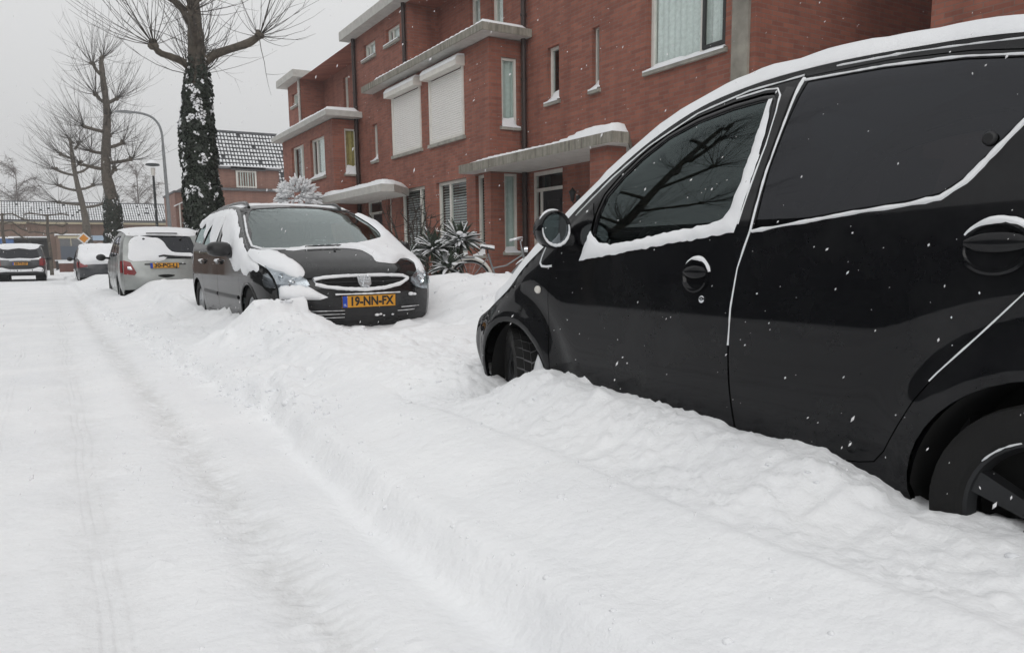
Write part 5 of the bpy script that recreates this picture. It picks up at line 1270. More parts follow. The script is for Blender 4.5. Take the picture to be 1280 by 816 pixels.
def house_far():
    r = empty('terraced_house', (0, 0, 0), 0, 'last brick house of the terrace, with yellow curtain in its side window', 'house', 'brick terraced houses')
    X = 6.55; Y0 = 19.85; Y1 = 24.75
    w1 = (22.50, 23.78, 3.15, 4.14); w2 = (20.55, 21.86, 3.06, 4.12); g1 = (20.6, 22.0, .9, 2.4); g2 = (22.5, 24., .9, 2.4)
    b = MB(); wall_x(b, X, Y0, Y1, 0, 4.42, [w1, w2, g1, g2]); s1 = (6.87, 7.20, 3.06, 4.20); wall_y(b, Y0, X, 7.249, 0, 4.42, [s1])
    k1 = (22.62, 23.02, 5.2, 6.2); k2 = (21.3, 21.62, 5.2, 6.2); k3 = (25.25, 25.95, 5.75, 6.14)
    wall_x(b, 8.0, 19.92, 24.9, 4.4, H_TOP, [k1, k2]); wall_x(b, 7.25, 24.9, 26.4, 0, H_TOP, [k3]); wall_y(b, 24.9, 7.25, 8., 4.4, H_TOP); wall_x(b, 17., Y0, 26.4, 0, H_TOP)
    b.quad((X, Y1, 0), (X, Y1, 4.42), (7.25, Y1, 4.42), (7.25, Y1, 0)); b.quad((7.25, 26.4, 0), (7.25, 26.4, H_TOP), (17., 26.4, H_TOP), (17., 26.4, 0)); b.quad((7.25, 19.92, H_TOP), (17., 19.92, H_TOP), (17., 26.4, H_TOP), (7.25, 26.4, H_TOP))
    b.build('brick_wall', M['brick'], r)
    window(r, 'x', X, w1, [22.95], 'half', fw=.05, snow=.05); window(r, 'x', X, w2, [21.45], 'half', fw=.05, snow=.07); window(r, 'x', X, g1, [21.3], 'blind'); window(r, 'x', X, g2, [23.2], 'blind')
    window(r, 'y', Y0, s1, [], 'curtain_tan', fw=.045, snow=.12, depth=.05)
    window(r, 'x', 8., k1, [], 'curtain', fw=.06); window(r, 'x', 8., k2, [], 'curtain', fw=.06); window(r, 'x', 7.25, k3, [], 'curtain', fw=.05)
    slab(r, 'bay_ledge', [(6.28, 25.05), (6.28, 19.48), (7.245, 19.48), (7.245, 19.91), (7.995, 19.93), (7.995, 24.88), (7.24, 24.9), (7.24, 25.05)], 4.44, 4.58, M['soffit'], .09, .01, 9.)
    slab(r, 'flat_roof', [(6.95, 26.7), (6.95, 24.65), (7.7, 24.65), (7.7, 20.21), (17., 20.21), (17., 26.7)], H_TOP, 6.67, M['soffit'], .03)
    pipe(r, 7.2, 24.95, 4.4, H_TOP, M['pipe_white'], .04)
    return rebase(r, (6.55, 19.85, 0))
def house_side():
    r = empty('brick_house', (0, 0, 0), 0, 'brick house across the gap, only a corner of it showing above the snowy car roof', 'house')
    b = MB(); X = 9.0; w = (1.5, 3.2, 3.6, 5.1); wall_x(b, X, -7., 5.45, 0, 9.2, [w]); b.quad((X, 5.45, 0), (X, 5.45, 9.2), (17., 5.45, 9.2), (17., 5.45, 0)); wall_x(b, 17., -7., 5.45, 0, 9.2); wall_y(b, -7., X, 17., 0, 9.2)
    b.build('brick_wall', M['brick'], r)
    window(r, 'x', X, w, [2.4], 'curtain')
    slab(r, 'bay_ledge', [(8.7, 5.7), (8.7, -7.2), (8.99, -7.2), (8.99, 5.7)], 4.30, 4.43, M['fascia'], .08)
    slab(r, 'flat_roof', [(8.7, 5.7), (8.7, -7.2), (17.1, -7.2), (17.1, 5.7)], 9.2, 9.4, M['fascia'], .1)
    return rebase(r, (9., 5.45, 0))
house_near(); house_mid(); house_far(); house_side()
# ------------------------------------------------------------------ pollarded street trees
def whip(mb, p, d, L, r, rnd, up=.5, seg=5, side=True):
    pts = [p]; q = p; v = d
    for i in range(seg):
        v = vnorm(vadd(v, (rnd.gauss(0, .10), rnd.gauss(0, .10), up*.22+rnd.gauss(0, .08)))); q = vadd(q, vmul(v, L/seg)); pts.append(q)
    mb.tube(pts, [r*(1-.75*i/seg) for i in range(seg+1)], 3, False)
    if side:
        for _ in range(rnd.randint(0, 2)):
            i = rnd.randint(1, seg-1); w = vnorm(vadd(vsub(pts[i+1], pts[i]), vmul((rnd.gauss(0, 1), rnd.gauss(0, 1), rnd.gauss(.2, .6)), L/seg*.7)))
            whip(mb, pts[i], w, L*.35, r*.55, rnd, up, 3, False)
def rough_tube(mb, pts, rad, n, rnd, amp=.08, sub=4):
    P = catmull(pts, sub); R = [p[0] for p in catmull([(r, i*1.) for i, r in enumerate(rad)], sub)]
    R = [r*(1+amp*(rnd.random()*2-1)) for r in R]; R += [R[-1]]*(len(P)-len(R)); mb.tube(P, R[:len(P)], n)
    return P, R
def pollard(label, base, trunk, rad, limbs, seed, ivy=None, whipL=(1., 1.9), nwhip=34, wr=.010, group='pollarded street trees', extra=()):
    """trunk: points relative to base; limbs: (point on trunk, [points], r0, r1)"""
    rnd = random.Random(seed)
    root = empty('pollarded_tree', base, 0, label, 'tree', group)
    t = MB(); P, R = rough_tube(t, trunk, rad, 12, rnd); t.build('trunk', M['wood_bark'], root, 70)
    knobs = []
    for (pts, r0, r1) in limbs:
        l = MB(); rough_tube(l, pts, [lerp(r0, r1, i/(len(pts)-1)) for i in range(len(pts))], 8, rnd, .1, 3)
        e = pts[-1]; d = vnorm(vsub(pts[-1], pts[-2]))
        for k in range(4): l.add(*blob(vadd(e, (rnd.gauss(0, r1*.5), rnd.gauss(0, r1*.5), rnd.gauss(.01, r1*.5))), r1*rnd.uniform(.9, 1.45), rnd, .9))
        l.build('limb', M['wood_bark'], root, 70); knobs.append((e, d, 1.))
    for e in extra: knobs.append((e, (0, 0, 1), .8))
    c = MB()
    for (e, d, k) in knobs:
        for i in range(int(nwhip*k)):
            v = vnorm((d[0]*.8+rnd.gauss(0, .75), d[1]*.8+rnd.gauss(0, .75), d[2]*.5+rnd.gauss(.35, .55)))
            whip(c, vadd(e, vmul(v, .03)), v, rnd.uniform(*whipL)*(.7 if v[2] < 0 else 1), wr*rnd.uniform(.7, 1.2), rnd, .55)
    c.build('crown', M['twig'], root, 180, fix=False)
    if ivy:
        z0, z1, th, n = ivy; lv = MB(); sv = MB()
        def at_z(z):
            for i in range(len(P)-1):
                if P[i][2] <= z <= P[i+1][2]:
                    s = (z-P[i][2])/max(1e-6, P[i+1][2]-P[i][2]); return (lerp(P[i][0], P[i+1][0], s), lerp(P[i][1], P[i+1][1], s)), lerp(R[i], R[i+1], s)
            return (P[0][0], P[0][1]), R[0]
        for k in range(n):
            z = z0+(z1-z0)*rnd.random(); fade = smooth((z1-z)/(.25*(z1-z0)))
            a = rnd.random()*2*PI; (cx_, cy_), r = at_z(z)
            if rnd.random() > (.08+.92*fade)*(1 if fade > .9 else smooth(.5+1.6*nz(math.cos(a)*2, math.sin(a)*2+z, 1.6, seed+9)+.8*fade)): continue
            bul = .5+.5*nz(a*1.3, z*1.1, 1.1, seed)+.3*nz(a*3, z*2, 1.7, seed); rr = r+.03+th*(1.35-.7*(z-z0)/(z1-z0))*clamp(bul, .05, 1.3)*rnd.random()**.5*(.2+.8*fade)
            p = (cx_+rr*math.cos(a), cy_+rr*math.sin(a), z); o = (math.cos(a), math.sin(a), 0)
            nrm = vnorm(vadd(o, (rnd.gauss(0, .5), rnd.gauss(0, .5), rnd.gauss(.25, .5)))); u = vnorm(vcross(nrm, (rnd.gauss(0, .3), rnd.gauss(0, .3), 1))); w = vcross(nrm, u); s = rnd.uniform(.022, .045)
            q = [vadd(p, vadd(vmul(u, s*x), vmul(w, s*y))) for x, y in ((-.9, 0), (-.45, .75), (0, 1.25), (.45, .75), (.9, 0), (0, -.7))]
            clump = noise.noise(Vector((math.cos(a)*1.5+seed, math.sin(a)*1.5, z*2.6)))+.6*noise.noise(Vector((math.cos(a)*4.+seed, math.sin(a)*4., z*8.)))
            if clump > .37 and rnd.random() < .62 and nrm[2] > -.2:
                sv.add([vadd(x, vadd(vmul(o, .018), (0, 0, .012))) for x in q], [(0, 1, 2, 3, 4, 5)])
            lv.add(q, [(0, 1, 2, 3, 4, 5)])
        lv.build('ivy', M['ivy'], root, fix=False); sv.build('ivy_snow', M['snow'], root, fix=False)
    return root
def rel(pts, b): return [vsub(p, b) for p in pts]
def trees():
    b = (3.14, 18.9, .2); rnd = random.Random(4)
    tr = rel([(3.16, 18.9, 0.), (3.14, 18.9, .9), (3.11, 18.9, 2.4), (3.10, 18.9, 3.3), (3.13, 18.9, 4.2), (3.18, 18.9, 4.95), (3.2, 18.9, 5.5), (3.2, 18.9, 6.1), (3.19, 18.92, 6.8), (3.18, 18.9, 7.6), (3.2, 18.9, 8.4)], b)
    li = [(rel([(3.08, 18.9, 5.05), (2.9, 18.88, 5.2), (2.63, 18.8, 5.27), (2.38, 18.75, 5.34), (2.31, 18.75, 5.46)], b), .085, .065),
          (rel([(3.3, 18.9, 5.2), (3.55, 18.85, 5.42), (3.9, 18.8, 5.58), (4.33, 18.7, 5.76), (4.54, 18.7, 5.92)], b), .105, .075),
          (rel([(3.1, 18.9, 6.05), (2.95, 18.85, 6.3), (2.7, 18.8, 6.52), (2.45, 18.8, 6.7)], b), .08, .07),
          (rel([(3.3, 18.95, 6.6), (3.5, 18.95, 6.95), (3.85, 18.95, 7.15), (4.1, 18.9, 7.4)], b), .085, .07),
          (rel([(3.2, 19.05, 5.3), (3.3, 19.5, 5.6), (3.4, 20.0, 5.8)], b), .08, .07), (rel([(3.15, 18.75, 5.6), (3.05, 18.3, 5.85), (2.95, 17.9, 6.0)], b), .08, .07),
          (rel([(3.15, 18.9, 7.4), (2.9, 18.9, 7.8), (2.6, 18.9, 8.1)], b), .08, .06), (rel([(3.2, 18.9, 8.3), (3.3, 18.9, 8.7), (3.3, 18.9, 9.)], b), .08, .06)]
    pollard('thick pollarded tree with ivy climbing its trunk, nearest to the grey car', b, tr, [.30, .29, .285, .28, .25, .215, .19, .15, .13, .11, .08], li, 21, (.3, 5.15, .17, 27000), (1.2, 2.4), 32, .0095, extra=[vsub(q, b) for q in ((3.3, 18.9, 5.0), (3.0, 18.85, 4.95), (3.2, 18.8, 6.7))])
    b = (2.86, 44., 0.); T = [(2.86, 44, 0), (2.88, 44, 1.8), (2.93, 44, 3.), (2.93, 44, 3.95), (2.79, 44, 5.0), (2.90, 44, 6.65), (3.05, 44, 8.2), (2.99, 44, 9.6), (2.97, 44, 10.6)]
    li = []
    for (zz, x, y, dz, sg) in ((7.15, 1.98, 43.7, .15, 0), (6.1, 2.2, 43.9, .05, 0), (5.3, 1.66, 43.6, .2, 0), (5.65, 3.95, 43.8, .2, 0), (6.4, 3.65, 44.3, .3, 0), (8.5, 3.5, 44, .3, 0), (8.6, 2.6, 43.8, .3, 0), (9.9, 2.6, 44.1, .5, 0), (10.4, 3.05, 44, .3, 0), (7.5, 3.0, 43.2, .3, 0), (6.9, 3.1, 44.8, .2, 0), (5.0, 3.1, 43.2, .3, 0)):
        c = (2.9, 44, zz); li.append((rel([c, ((c[0]+x)/2, (44+y)/2, zz+dz*.35), (x, y, zz+dz)], b), .085, .075))
    pollard('tall pollarded tree with snow flecked ivy, behind the silver car', b, rel(T, b), [.36, .34, .33, .30, .25, .20, .17, .14, .10], li, 5, (.4, 4.3, .16, 8000), (1.4, 3.1), 34, .0115)
    b = (2.6, 66., 0.); T = [(2.6, 66, 0), (2.55, 66, 2.9), (2.55, 66, 3.85), (2.36, 66, 5.36), (2.16, 66, 6.8), (2.05, 66, 8.4), (2.0, 66, 9.5)]
    li = []
    for (zz, x, y, dz) in ((4.9, .9, 65.8, .1), (4.7, 3.7, 65.9, .25), (5.9, 1.0, 65.6, .3), (6.0, 3.2, 66., .3), (7., .9, 66.2, .4), (7.2, 3., 65.8, .4), (8.2, 1.3, 66, .3), (9.3, 2.0, 66, .3), (8.9, 2.5, 65.7, .4)):
        c = (2.25 if zz > 5.5 else 2.45, 66, zz); li.append((rel([c, ((c[0]+x)/2, (66+y)/2, zz+dz*.3), (x, y, zz+dz)], b), .095, .085))
    pollard('smaller pollarded tree leaning left, farthest of the row', b, rel(T, b), [.30, .27, .24, .20, .17, .14, .09], li, 9, (1., 3.2, .1, 900), (1.7, 3.4), 32, .0145)
    # across the street: never in the frame, but mirrored in the side window of the black car
    b = (-6.2, 13.4, .2); T = [(0, 0, 0), (.05, 0, 1.5), (.0, .1, 3.2), (-.1, .1, 5.), (.0, .2, 7.), (.1, .2, 8.8), (.1, .2, 10.5)]
    li = [([(0, .1, z), (dx*.5, dy*.5, z+.35), (dx, dy, z+.7)], .075, .06) for z, dx, dy in ((3.6, .9, -1.2), (3.9, -.6, 1.3), (4.8, 1.1, .9), (5.6, -.8, -1.0), (6.4, .3, 1.5), (7.1, .3, -1.4), (7.9, -.5, .9), (8.6, .5, -.8), (9.4, .1, 1.), (10.4, .1, .2))]
    pollard('pollarded tree over the street, seen mirrored in the side window of the black hatchback', b, T, [.17, .16, .145, .13, .11, .09, .06], li, 33, None, (1.4, 3.0), 40, .009)
    # far birches beyond the low roof
    for i, (x, y, h, w, lab) in enumerate(((-2.9, 118., 13.4, 3.2, 'misty bare birch above the left end of the long tiled roof'), (11.4, 121., 14.2, 4.4, 'misty bare birch above the long roof, behind the ivy tree'), (-9.5, 122, 12., 3.5, 'misty bare birch at the far left edge'))):
        rnd = random.Random(50+i); r = empty('birch_tree', (x, y, 0), 0, lab, 'tree', 'bare trees beyond the low building')
        t = MB(); t.tube([(0, 0, 0), (.1, 0, h*.4), (0, .1, h*.7), (.1, 0, h*.93)], [.22, .16, .09, .03], 6); t.build('trunk', M['birch_twig'], r, 60)
        c = MB()
        for k in range(26):
            z = h*rnd.uniform(.3, .9); L = w*(1.1-.75*abs(z/h-.5)); a = rnd.random()*2*PI; v = vnorm((math.cos(a), math.sin(a), rnd.uniform(.5, 1.1)))
            pts = [(0, 0, z)]; q = (0, 0, z); vv = v
            for s_ in range(5):
                vv = vnorm(vadd(vv, (rnd.gauss(0, .12), rnd.gauss(0, .12), .05-s_*.07))); q = vadd(q, vmul(vv, L/5)); pts.append(q)
            c.tube(pts, [.055, .045, .035, .028, .02, .012], 3, False)
            for s_ in range(1, 6):
                for _ in range(9):
                    d = vnorm((rnd.gauss(0, 1), rnd.gauss(0, 1), rnd.gauss(-.1, .7))); whip(c, pts[s_], d, rnd.uniform(.6, 1.6), .020, rnd, -.5, 3, False)
        c.build('crown', M['birch_twig'], r, 180, fix=False)
    # trained trees in front of the low building
    for i, (x, y, lab) in enumerate(((.05, 50., 'flat trained tree with a level bar of branches by the parked four wheel drive'), (-2.0, 49., 'flat trained tree with drooping arms at the left edge'))):
        rnd = random.Random(70+i); r = empty('trained_tree', (x, y, 0), 0, lab, 'tree', 'flat trained trees')
        t = MB(); t.tube([(0, 0, 0), (.03, 0, 1.2), (-.02, 0, 2.4), (.05, 0, 3.35)], [.10, .085, .075, .06], 7); t.build('trunk', M['wood_bark'], r, 60)
        c = MB()
        for z, L in ((3.3, 1.05), (2.75, .95), (2.3, .9)) if i == 0 else ((3.25, 1.2), (2.8, 1.1), (2.4, 1.0)):
            for sg in (-1, 1):
                pts = [(0, 0, z), (sg*L*.4, 0, z+.06), (sg*L*.75, 0, z+rnd.uniform(-.05, .12)-(.25 if i else 0)), (sg*L, 0, z+rnd.uniform(.0, .15)-(.4 if i else 0))]
                c.tube(catmull(pts, 3), .04, 5)
                for p in catmull(pts, 3)[2:]: c.add(*blob(p, .055, rnd, .8, 5, 3))
                for p in catmull(pts, 3)[3:]:
                    whip(c, p, vnorm((rnd.gauss(0, .5), rnd.gauss(0, .3), .6)), .35, .012, rnd, .4, 3, False)
        c.build('crown', M['wood_bark'], r, 180, fix=False)
trees()
# ------------------------------------------------------------------ front garden: yuccas, shrubs, bicycle
def yucca(label, loc, heads, seed):
    r = empty('yucca_plant', loc, 0, label, 'plant', 'snow covered yuccas'); rnd = random.Random(seed)
    for (hx, hy, hz, L, n) in heads:
        s = MB(); s.tube([(hx*.4, hy*.4, 0), (hx*.8, hy*.8, hz*.6), (hx, hy, hz)], [.05, .045, .04], 7); s.build('stem', M['wood_bark'], r, 60)
        b = MB(); sn = MB()
        for k in range(n):
            a = rnd.random()*2*PI; el = math.asin(rnd.uniform(-.35, .97)); d = (math.cos(a)*math.cos(el), math.sin(a)*math.cos(el), math.sin(el))
            side = vnorm(vcross(d, (0, 0, 1))); up = vcross(side, d); l = L*rnd.uniform(.75, 1.1)*(1 if el > 0 else .8); w = .046*rnd.uniform(.7, 1.25); pts = []
            for i in range(6):
                t = i/5; p = vadd((hx, hy, hz), vadd(vmul(d, l*t), (0, 0, -.10*l*t*t*3*math.cos(el)))); ww = w*(1-t**2.2)*(.55+.9*t if t < .5 else 1.0); pts.append((p, ww))
            vs = []
            for p, ww in pts: vs += [vadd(p, vmul(side, ww)), vadd(p, vmul(up, -.010)), vadd(p, vmul(side, -ww))]
            b.add(vs, [f for i in range(5) for f in ((3*i, 3*i+1, 3*i+4, 3*i+3), (3*i+1, 3*i+2, 3*i+5, 3*i+4))])
            if rnd.random() < .74 and el > -.15:
                t0, t1 = (1, 4) if rnd.random() < .5 else (0, 5); vs = []
                for i in range(t0, t1+1):
                    p, ww = pts[i]; h = .020*math.sin(PI*(i-t0+.4)/(t1-t0+.8)); vs += [vadd(p, vadd(vmul(side, ww*.95), vmul(up, .003))), vadd(p, vmul(up, h+.006)), vadd(p, vadd(vmul(side, -ww*.95), vmul(up, .003)))]
                m = t1-t0; sn.add(vs, [f for i in range(m) for f in ((3*i, 3*i+3, 3*i+4, 3*i+1), (3*i+1, 3*i+4, 3*i+5, 3*i+2))])
        for k in range(10): sn.add(*blob((hx+rnd.gauss(0, L*.22), hy+rnd.gauss(0, L*.22), hz+rnd.uniform(.02, L*.35)), rnd.uniform(.03, .07), rnd, .55))
        b.build('leaves', M['leaf_yucca'], r, fix=False); sn.build('leaf_snow', M['snow'], r, 180, fix=False)
    return r
def plants():
    yucca('spiky yucca with three snowy heads beside the grey car front', (5.55, 11.75, .25), [(0, 0, .72, .48, 105), (.12, -.25, .42, .42, 80), (-.35, .25, .62, .44, 80)], 3)
    yucca('taller spiky yucca under the blind window, left of the bicycle', (5.98, 11.62, .25), [(0, 0, .86, .48, 120)], 8)
    r = empty('bare_shrub', (5.9, 13.2, .2), 0, 'leafless garden shrub in front of the left blind window', 'shrub'); rnd = random.Random(12); b = MB()
    for k in range(16):
        a = rnd.random()*2*PI; p = (rnd.gauss(0, .08), rnd.gauss(0, .08), 0); v = vnorm((math.cos(a)*.55, math.sin(a)*.55, 1)); pts = [p]; q = p
        for i in range(6): v = vnorm(vadd(v, (rnd.gauss(0, .2), rnd.gauss(0, .2), .05))); q = vadd(q, vmul(v, .29*rnd.uniform(.7, 1.15))); pts.append(q)
        b.tube(pts, [.020, .018, .016, .014, .012, .009, .007], 4, False)
        for i in range(2, 7):
            for _ in range(3): whip(b, pts[i], vnorm((rnd.gauss(0, 1), rnd.gauss(0, 1), rnd.gauss(.5, .5))), rnd.uniform(.12, .35), .008, rnd, .3, 3, False)
            if rnd.random() < .5: b.add(*blob(pts[i], .014, rnd, .7, 5, 3))
    b.build('branches', M['twig'], r, 180, fix=False)
    r = empty('snowy_bush', (5.6, 20.0, .2), 0, 'round bush thickly covered in snow in front of the last house', 'bush'); rnd = random.Random(15)
    t = MB(); t.tube([(0, 0, 0), (.05, 0, 1.2), (0, 0, 2.0)], [.07, .06, .04], 7); t.build('trunk', M['wood_bark'], r, 60)
    b = MB(); s = MB()
    for k in range(420):
        d = vnorm((rnd.gauss(0, 1), rnd.gauss(0, 1), rnd.gauss(.25, .9))); rr = .48*rnd.uniform(.45, 1.05); p = (d[0]*rr*1.05, d[1]*rr*1.05, 2.12+d[2]*rr)
        v = vnorm(vadd(d, (rnd.gauss(0, .3), rnd.gauss(0, .3), -.15))); e = vadd(p, vmul(v, rnd.uniform(.10, .24)))
        b.tube([p, e], [.008, .004], 3, False)
        if rnd.random() < .85: s.tube([vadd(p, (0, 0, .014)), vadd(vmul(vadd(p, e), .5), (0, 0, .026)), vadd(e, (0, 0, .006))], [.022, .034, .012], 5)
    b.build('branches', M['ivy'], r, fix=False); s.build('snow_load', M['snow'], r, 180, fix=False)
def bicycle():
    r = empty('bicycle', (6.42, 11.05, .11), math.radians(-31), 'snow dusted town bicycle leaning by the brick bay', 'bicycle')
    # x along the bike: rear hub at -.5, front hub at .55
    def ring(x, name):
        w = empty(name, (x, 0, .35), 0); w.parent = r
        b = MB(); b.tube([(.335*math.cos(a), 0, .335*math.sin(a)) for a in [2*PI*i/40 for i in range(41)]], .018, 8, False); b.build('tyre', M['rubber'], w, 180)
        b = MB(); b.tube([(.312*math.cos(a), 0, .312*math.sin(a)) for a in [2*PI*i/40 for i in range(41)]], .010, 6, False)
        for i in range(20): a = 2*PI*i/20; b.tube([(.02*math.cos(a+1), .02*(1 if i % 2 else -1), .02*math.sin(a+1)), (.305*math.cos(a), 0, .305*math.sin(a))], .0018, 3, False)
        b.tube([(0, -.05, 0), (0, .05, 0)], .022, 8); b.build('rim', M['alloy_light'], w, 60)
        b = MB(); b.tube([(.372*math.cos(a), 0, .372*math.sin(a)) for a in [math.radians(t) for t in (range(5, 200, 10) if x < 0 else range(-10, 130, 10))]], [.026]*(20 if x < 0 else 14), 6); b.build('mudguard', M['frame'], w, 60)
        b = MB(); b.tube([(.392*math.cos(a), 0, .392*math.sin(a)) for a in [math.radians(t) for t in range(40, 145, 7)]], [.006+.02*math.sin(PI*i/14) for i in range(15)], 6); b.build('mudguard_snow', M['snow_car'], w, 180)
    ring(-.5, 'wheel'); ring(.55, 'wheel')
    f = MB(); bb = (-.05, 0, .30); st = (-.20, 0, .80); ht = (.36, 0, .88); hb = (.40, 0, .70)
    f.tube([bb, st], .017, 8); f.tube([bb, (.15, 0, .42), hb], .02, 8); f.tube([(-.12, 0, .56), (.1, 0, .60), (.385, 0, .78)], .014, 8); f.tube([ht, hb], .021, 8)
    for sg in (-1, 1):
        f.tube([(-.5, sg*.06, .35), bb], .009, 6); f.tube([(-.5, sg*.06, .35), (-.19, sg*.02, .76)], .008, 6); f.tube([hb, (.45, sg*.05, .58), (.55, sg*.055, .35)], .011, 6)
    f.build('frame', M['steel_grey'], r, 60)
    b = MB(); b.prism([(-.5, .22), (-.46, .42), (-.1, .40), (.02, .34), (.02, .22), (-.1, .2)], lambda p, q, h: (p, h, q), .045, .075); b.build('chain_guard', M['plastic'], r)
    b = MB(); b.tube([st, (-.215, 0, .88)], .013, 8)
    vs = [];fs = []
    for i, (x, w, z) in enumerate(((-.325, .05, .895), (-.30, .075, .915), (-.235, .065, .898), (-.15, .028, .893), (-.09, .012, .880))):
        for (k, dz) in ((-1, -.03), (-.8, .012), (0, .02), (.8, .012), (1, -.03)): vs.append((x, k*w, z+dz))
    fs = [(5*i+j, 5*i+j+1, 5*i+6+j, 5*i+5+j) for i in range(4) for j in range(4)]
    b.add(vs, fs); sd = b.build('saddle', M['plastic'], r, 60)
    b = MB(); b.add([(x, y*.9, z+.006+(.022 if abs(y) < .04 else .0)) for x, y, z in vs], fs); b.build('saddle_snow', M['snow_car'], sd, 180)
    b = MB(); b.tube([ht, (.34, 0, 1.0)], .012, 8); b.tube(catmull([(.16, -.27, 1.0), (.28, -.28, 1.03), (.37, -.15, 1.04), (.36, 0, 1.0), (.37, .15, 1.04), (.28, .28, 1.03), (.16, .27, 1.0)], 4), .012, 8); hb_ = b.build('handlebar', M['chrome'], r, 60)
    b = MB(); b.tube(catmull([(.16, -.27, 1.016), (.28, -.28, 1.046), (.37, -.15, 1.056), (.36, 0, 1.016), (.37, .15, 1.056), (.28, .28, 1.046), (.16, .27, 1.016)], 4), .011, 6); b.build('handlebar_snow', M['snow_car'], hb_, 180)
    b = MB(); b.lathe([(.0, -.05), (.045, -.03), (.05, .03), (.0, .035)], (.43, 0, .86), 14, 'x'); b.build('headlamp', M['chrome'], r, 60)
    b = MB(); b.box(-.80, -.42, -.06, .06, .735, .75); b.tube([(-.5, .06, .36), (-.66, .06, .735)], .006, 5); b.tube([(-.5, -.06, .36), (-.66, -.06, .735)], .006, 5); b.build('carrier', M['plastic'], r)
plants(); bicycle()
# ------------------------------------------------------------------ the end of the street
def tile_roof(root, o, ax, up, w, h, cols, rows, mat, snow_p=.93, seed=1, fill=(.12, .80, .06, .80)):
    """pantile slope: o lower left corner, ax along, up the slope (unit vectors); every tile carries a cushion of snow"""
    n = vnorm(vcross(ax, up)); rnd = random.Random(seed); b = MB(); s = MB(); tw, th = w/cols, h/rows
    for j in range(rows):
        p0 = vadd(o, vmul(up, j*th)); vs = []
        m = cols*4
        for i in range(m+1):
            wv = .03*math.cos(i/4*2*PI); a = vadd(p0, vmul(ax, w*i/m))
            vs += [vadd(a, vmul(n, .075+wv)), vadd(vadd(a, vmul(up, th*1.02)), vmul(n, .02+wv)), vadd(a, vmul(n, 0.0+wv*.5))]
        fs = []
        for i in range(m): k = 3*i; fs += [(k, k+3, k+4, k+1), (k+2, k+5, k+3, k)]
        b.add(vs, fs)
        for i in range(cols):
            if rnd.random() > snow_p: continue
            u0, u1 = (i+fill[0]+rnd.uniform(-.04, .04))*tw, (i+fill[1]+rnd.uniform(-.05, .05))*tw; v0, v1 = fill[2]*th, (fill[3]+rnd.uniform(-.08, .08))*th
            q = []
            for (uu, vv, hh) in ((u0, v0, .085), (u1, v0, .085), (u1, v1, .06), (u0, v1, .06), (lerp(u0, u1, .2), lerp(v0, v1, .2), .135), (lerp(u0, u1, .8), lerp(v0, v1, .2), .135), (lerp(u0, u1, .8), lerp(v0, v1, .8), .11), (lerp(u0, u1, .2), lerp(v0, v1, .8), .11)):
                q.append(vadd(vadd(p0, vmul(ax, uu)), vadd(vmul(up, vv), vmul(n, hh))))
            s.add(q, [(4, 5, 6, 7), (0, 1, 5, 4), (1, 2, 6, 5), (2, 3, 7, 6), (3, 0, 4, 7)])
    ro = b.build('roof', mat, root, 40, fix=False); s.build('tile_snow', M['snow'], ro, fix=False)
    return ro
M['tile'] = plain('dark_roof_tile', (.075, .078, .084), .7, .3)
M['cream'] = plain('cream_board', (.50, .44, .30), .6, .1)
M['garage'] = plain('slate_blue_door', (.07, .085, .11), .5, .1)
M['blue'] = plain('blue_board', (.05, .12, .30), .5, .15)
M['sign_orange'] = plain('sign_orange', (.70, .28, .03), .4, .05)
M['sign_white'] = plain('sign_white', (.75, .75, .74), .4, .05)
M['dark_wood'] = plain('dark_timber', (.03, .027, .024), .8, .3)
M['far_side'] = plain('dark_grey_brick', (.040, .039, .041), .85, .3, 2.)
